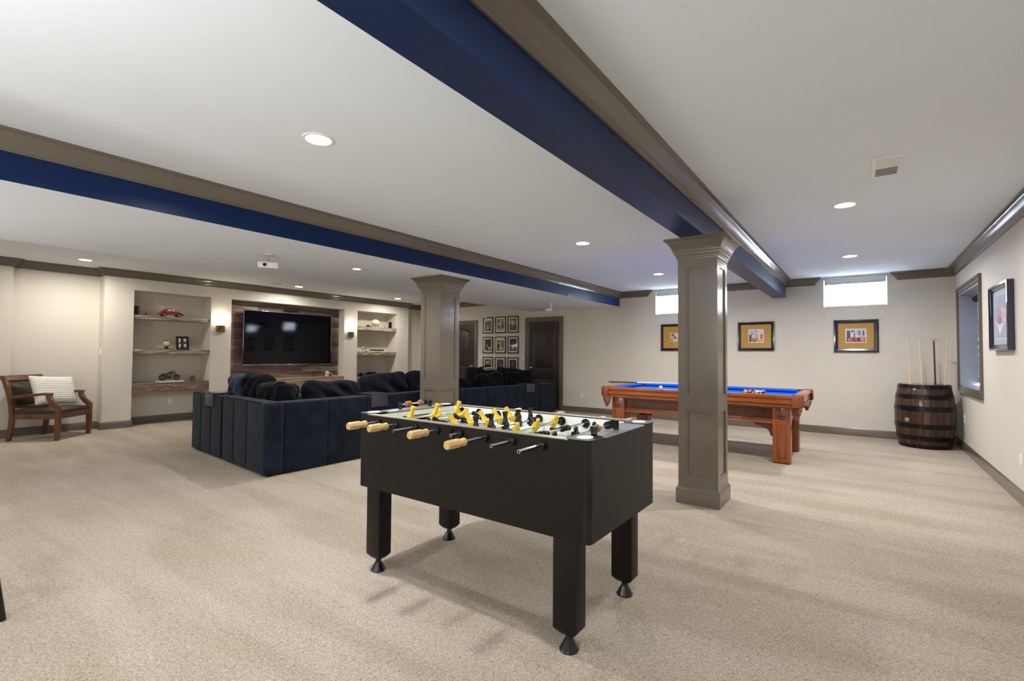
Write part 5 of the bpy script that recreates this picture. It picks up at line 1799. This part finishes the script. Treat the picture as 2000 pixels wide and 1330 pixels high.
# pockets
for (px_, py_, mid) in ((PTX0 + 0.06, PTY0 + 0.06, 0), (PTX1 - 0.06, PTY0 + 0.06, 0), (PTX0 + 0.06, PTY1 - 0.06, 0), (PTX1 - 0.06, PTY1 - 0.06, 0), (cxm, PTY0 + 0.05, 1), (cxm, PTY1 - 0.05, 1)):
    e = bpy.data.objects.new('pocket', None)
    COL.objects.link(e)
    e.parent = t
    e.location = (px_ - t.location.x, py_ - t.location.y, 0)
    sx_ = 0 if mid else (-1 if px_ < cxm else 1)
    sy_ = -1 if py_ < 7.2 else 1
    a0 = math.atan2(sy_, sx_) - radians(80)
    q = MB()
    q.lathe([(0.060, 0.70), (0.075, 0.695), (0.082, 0.72), (0.080, 0.78), (0.078, 0.825), (0.070, 0.838), (0.056, 0.836), (0.055, 0.80)], (0, 0, 0), 'z', 20, 1, 1, a0, a0 + radians(160))
    q.build('leather_shield', M['leather'], e, world=False, smooth=True)
    MB().lathe([(0.058, 0.76), (0.058, 0.785), (0.001, 0.785)], (0, 0, 0), 'z', 20).build('pocket_hole', M['dark'], e, world=False)
    q = MB()
    n1, n2 = 10, 5
    P_ = lambda k, j, sh_: ((0.058 - 0.03 * (j / n2) ** 2) * cos(2 * pi * (k + sh_ * j * 0.5) / n1), (0.058 - 0.03 * (j / n2) ** 2) * sin(2 * pi * (k + sh_ * j * 0.5) / n1), 0.705 - 0.12 * j / n2)
    for k in range(n1):
        for sh_ in (-1, 1):
            q.tube([P_(k, j, sh_) for j in range(n2 + 1)], 0.0035, 5, cap=False)
    q.build('leather_net', M['leather'], e, world=False, smooth=True)
    MB().lathe([(0.03, 0.59), (0.03, 0.575), (0.02, 0.57), (0.018, 0.545), (0.001, 0.545)], (0, 0, 0), 'z', 14).build('net_cap', M['leather'], e, world=False, smooth=True)

# balls
BR = 0.0286
bz = 0.782 + BR
BC = {1: (236, 180, 30), 2: (30, 50, 140), 3: (200, 30, 34), 4: (80, 34, 110), 5: (230, 110, 30), 6: (20, 96, 60), 7: (120, 26, 34), 8: (16, 16, 16)}
BN = {1: 'yellow', 2: 'blue', 3: 'red', 4: 'purple', 5: 'orange', 6: 'green', 7: 'maroon', 8: 'black'}


def pool_ball(nr, loc, label):
    q = MB()
    k = 14
    c = BC.get(nr if nr <= 8 else nr - 8, (240, 236, 224))
    for i in range(k):
        a0_, a1_ = -pi / 2 + pi * i / k, -pi / 2 + pi * (i + 1) / k
        q.mi = 1 if (nr > 8 and not (4 <= i < 10)) else 0
        q.lathe([(max(1e-5, BR * cos(a0_)), BR * sin(a0_)), (max(1e-5, BR * cos(a1_)), BR * sin(a1_))], (0, 0, 0), 'z', 20)
    o = q.build('pool_ball', [mat('ball_%d' % nr, c, 0.08, var=0.0), M['ballwhite']], smooth=True)
    if 0 < nr:
        MB().lathe([(0.009, 0.0), (0.001, 0.0006)], (0, 0, 0), 'z', 14).build('number_spot', M['ballwhite'], o, world=False, loc=(0, -BR * 0.985, 0.0), rot=(radians(90), 0, 0))
    o.location = loc
    tag(o, label, 'pool ball', 'pool balls on the blue felt')
    o.rotation_euler = (radians(random.uniform(-25, 25)), radians(random.uniform(-30, 30)), radians(random.uniform(0, 30)))
    return o


M['ballwhite'] = mat('ball_ivory', (240, 234, 218), 0.08, var=0.0)
order = [1, 3, 11, 6, 8, 14, 9, 13, 10, 2, 12, 7, 15, 4, 5]
k = 0
ROWN = ['at the tip', 'in the second row', 'in the third row', 'in the fourth row', 'in the last row']
for row in range(5):
    for j in range(row + 1):
        nr = order[k]
        k += 1
        x = -1.29 + row * BR * 1.742
        y = 7.2 + (j - row / 2) * 2 * BR * 1.004
        nm = BN[nr] if nr <= 8 else BN[nr - 8]
        lab = ('solid %s pool ball %s of the racked triangle' if nr <= 8 else '%s striped white pool ball %s of the racked triangle') % (nm, ROWN[row])
        pool_ball(nr, (x, y, bz), lab)
pool_ball(0, (-2.46, 7.2, bz), 'white cue ball alone on the felt, left of the column')


def cue(p0, p1, r0, r1, label, dark=True, bridge=False, group='pool cues standing in the barrel'):
    p0, p1 = Vector(p0), Vector(p1)
    t_ = thing('pool_cue', label, 'pool cue', tuple(p0), group=group)
    d = p1 - p0
    mid = d * 0.5
    rm = (r0 + r1) / 2
    MB().tube([Vector((0, 0, 0)), d * 0.03, mid * 0.62], [r0 * 0.9, r0, rm * 1.08], 12).build('butt', M['cuedark'] if dark else M['cuelight'], t_, world=False, smooth=True)
    MB().tube([mid * 0.62, mid * 0.64], rm * 1.12, 12).build('joint_collar', M['white'], t_, world=False, smooth=True)
    MB().tube([mid * 0.64, d * 0.985], [rm * 1.05, r1], 12).build('cue_shaft', M['cuedark'] if bridge else M['cuelight'], t_, world=False, smooth=True)
    MB().tube([d * 0.985, d], r1 * 0.98, 12).build('cue_tip', M['white'] if not bridge else M['nickel'], t_, world=False, smooth=True)
    if bridge:
        q = MB().box(-0.045, 0.045, -0.004, 0.004, -0.008, 0.004)
        for xx in (-0.035, -0.012, 0.012, 0.035):
            q.box(xx - 0.004, xx + 0.004, -0.004, 0.004, 0.004, 0.012)
        q.build('bridge_head', M['nickel'], t_, world=False, loc=tuple(d))
    return t_


cue((-3.33, 7.24, 0.862), (-1.98, 7.77, 0.85), 0.0145, 0.0065, 'dark red pool cue lying across the left end of the pool table', group='pool cue on the table')

# ------------------------------------------------------------------ barrel
BCX, BCY = 0.725, 9.245
t = thing('wine_barrel', 'oak barrel with black steel hoops in the right corner, holding cues', 'barrel', (BCX, BCY, 0))
BH = 0.905


def brad(z):
    u = (z / BH) * 2 - 1
    return 0.342 - 0.052 * abs(u) ** 2.0


NS = 26
for i in range(NS):
    a0, a1 = 2 * pi * i / NS, 2 * pi * (i + 1) / NS
    gap = 0.006
    q = MB()
    n_ = 12
    vs = []
    proud = 0.002 * ((i * 7) % 3) / 2
    for j in range(n_ + 1):
        z = BH * j / n_
        r = brad(z) + proud
        for (rr, aa) in ((r - 0.022, a0 + gap), (r, a0 + gap), (r + 0.0015, (a0 + a1) / 2), (r, a1 - gap), (r - 0.022, a1 - gap)):
            vs.append((rr * cos(aa), rr * sin(aa), z))
    fs = []
    for j in range(n_):
        for k in range(5):
            k2 = (k + 1) % 5
            fs.append((j * 5 + k, j * 5 + k2, (j + 1) * 5 + k2, (j + 1) * 5 + k))
    fs.append((0, 1, 2, 3, 4))
    fs.append(tuple(n_ * 5 + k for k in (4, 3, 2, 1, 0)))
    q.add(vs, fs)
    q.build('stave', M['barrelwood'][(i * 5 + i // 3) % 4], t, world=False)
for (z0, z1) in ((0.0, 0.05), (0.115, 0.18), (0.285, 0.35), (0.53, 0.60), (0.70, 0.765), (0.85, 0.902)):
    q = MB()
    q.lathe([(brad(z0) + 0.003, z0), (brad(z0) + 0.0075, z0), (brad((z0 + z1) / 2) + 0.0075, (z0 + z1) / 2), (brad(z1) + 0.0075, z1), (brad(z1) + 0.003, z1)], (0, 0, 0), 'z', 64)
    hp_ = q.build('hoop', M['hoop'], t, world=False, smooth=True)
    a = radians(-110 + 30 * z0)
    for dz in (0.012, 0.032):
        MB().ball(((brad(z0 + dz) + 0.008) * cos(a), (brad(z0 + dz) + 0.008) * sin(a), z0 + dz), 0.004, 8, 6).build('rivet', M['nickel'], hp_, world=False, smooth=True)
# head boards, the right one missing so that the cues can stand inside
hr = brad(0.9) - 0.024
for i in range(5):
    ya, yb = -hr + 2 * hr * i / 7, -hr + 2 * hr * (i + 1) / 7
    pts = []
    for k in range(9):
        u = ya + 0.001 + (yb - ya - 0.002) * k / 8
        pts.append((u, -sqrt(max(0, hr * hr - u * u))))
    pts += [(p[0], -p[1]) for p in pts[::-1]]
    MB().prism(pts, 'z', 0.885, 0.9045).build('head_board', M['barrelhead'], t, world=False)
a = radians(-128)
MB().lathe([(0.032, 0), (0.03, 0.006), (0.001, 0.008)], (0, 0, 0), 'x', 18).build('bung', M['woodlight'], t, world=False, smooth=True, loc=(brad(0.40) * cos(a) + 0.0, brad(0.40) * sin(a), 0.40), rot=(0, 0, a))
# small hole plugs let the cues pass the boards
cue((BCX - 0.15, BCY - 0.02, 0.9055), (BCX - 0.175, BCY + 0.02, 1.565), 0.011, 0.006, 'pale maple cue standing farthest left in the barrel', dark=False)
cue((BCX - 0.02, BCY - 0.02, 0.9055), (BCX - 0.04, BCY + 0.02, 1.565), 0.010, 0.006, 'pale maple cue standing second from the left in the barrel', dark=False)
cue((BCX + 0.135, BCY + 0.0, 0.5), (BCX + 0.12, BCY + 0.02, 1.555), 0.013, 0.010, 'mahogany bridge stick with metal cross head in the barrel', bridge=True)
cue((BCX + 0.225, BCY - 0.02, 0.60), (BCX + 0.265, BCY + 0.02, 1.555), 0.012, 0.007, 'cream cue leaning at the right rim of the barrel', dark=False)

# ------------------------------------------------------------------ bar stool at the left picture edge (only one foot shows)
t = thing('bar_stool', 'dark wooden stool whose foot tip shows at the left picture edge', 'stool', (-3.62, 0.27, 0))
for (sx_, sy_) in ((1, 1), (1, -1), (-1, 1), (-1, -1)):
    MB().tube([(sx_ * 0.262, sy_ * 0.19, 0.0), (sx_ * 0.255, sy_ * 0.185, 0.03), (sx_ * 0.14, sy_ * 0.10, 0.72)], [0.017, 0.019, 0.024], 10).build('leg', M['gblack'], t, world=False, smooth=True)
MB().lathe([(0.001, 0.70), (0.18, 0.70), (0.19, 0.72), (0.185, 0.755), (0.15, 0.77), (0.001, 0.775)], (0, 0, 0), 'z', 28).build('seat', M['chairleather'], t, world=False, smooth=True)
q = MB()
for (sx_, sy_) in ((1, 1), (-1, -1)):
    q.tube([(0.22 * sx_, 0.158 * sy_, 0.26), (-0.22 * sx_, 0.158 * sy_, 0.26)], 0.011, 8)
    q.tube([(0.225 * sx_, 0.16 * sy_, 0.22), (0.225 * sx_, -0.16 * sy_, 0.22)], 0.011, 8)
q.build('stretcher', M['gblack'], t, world=False, smooth=True)
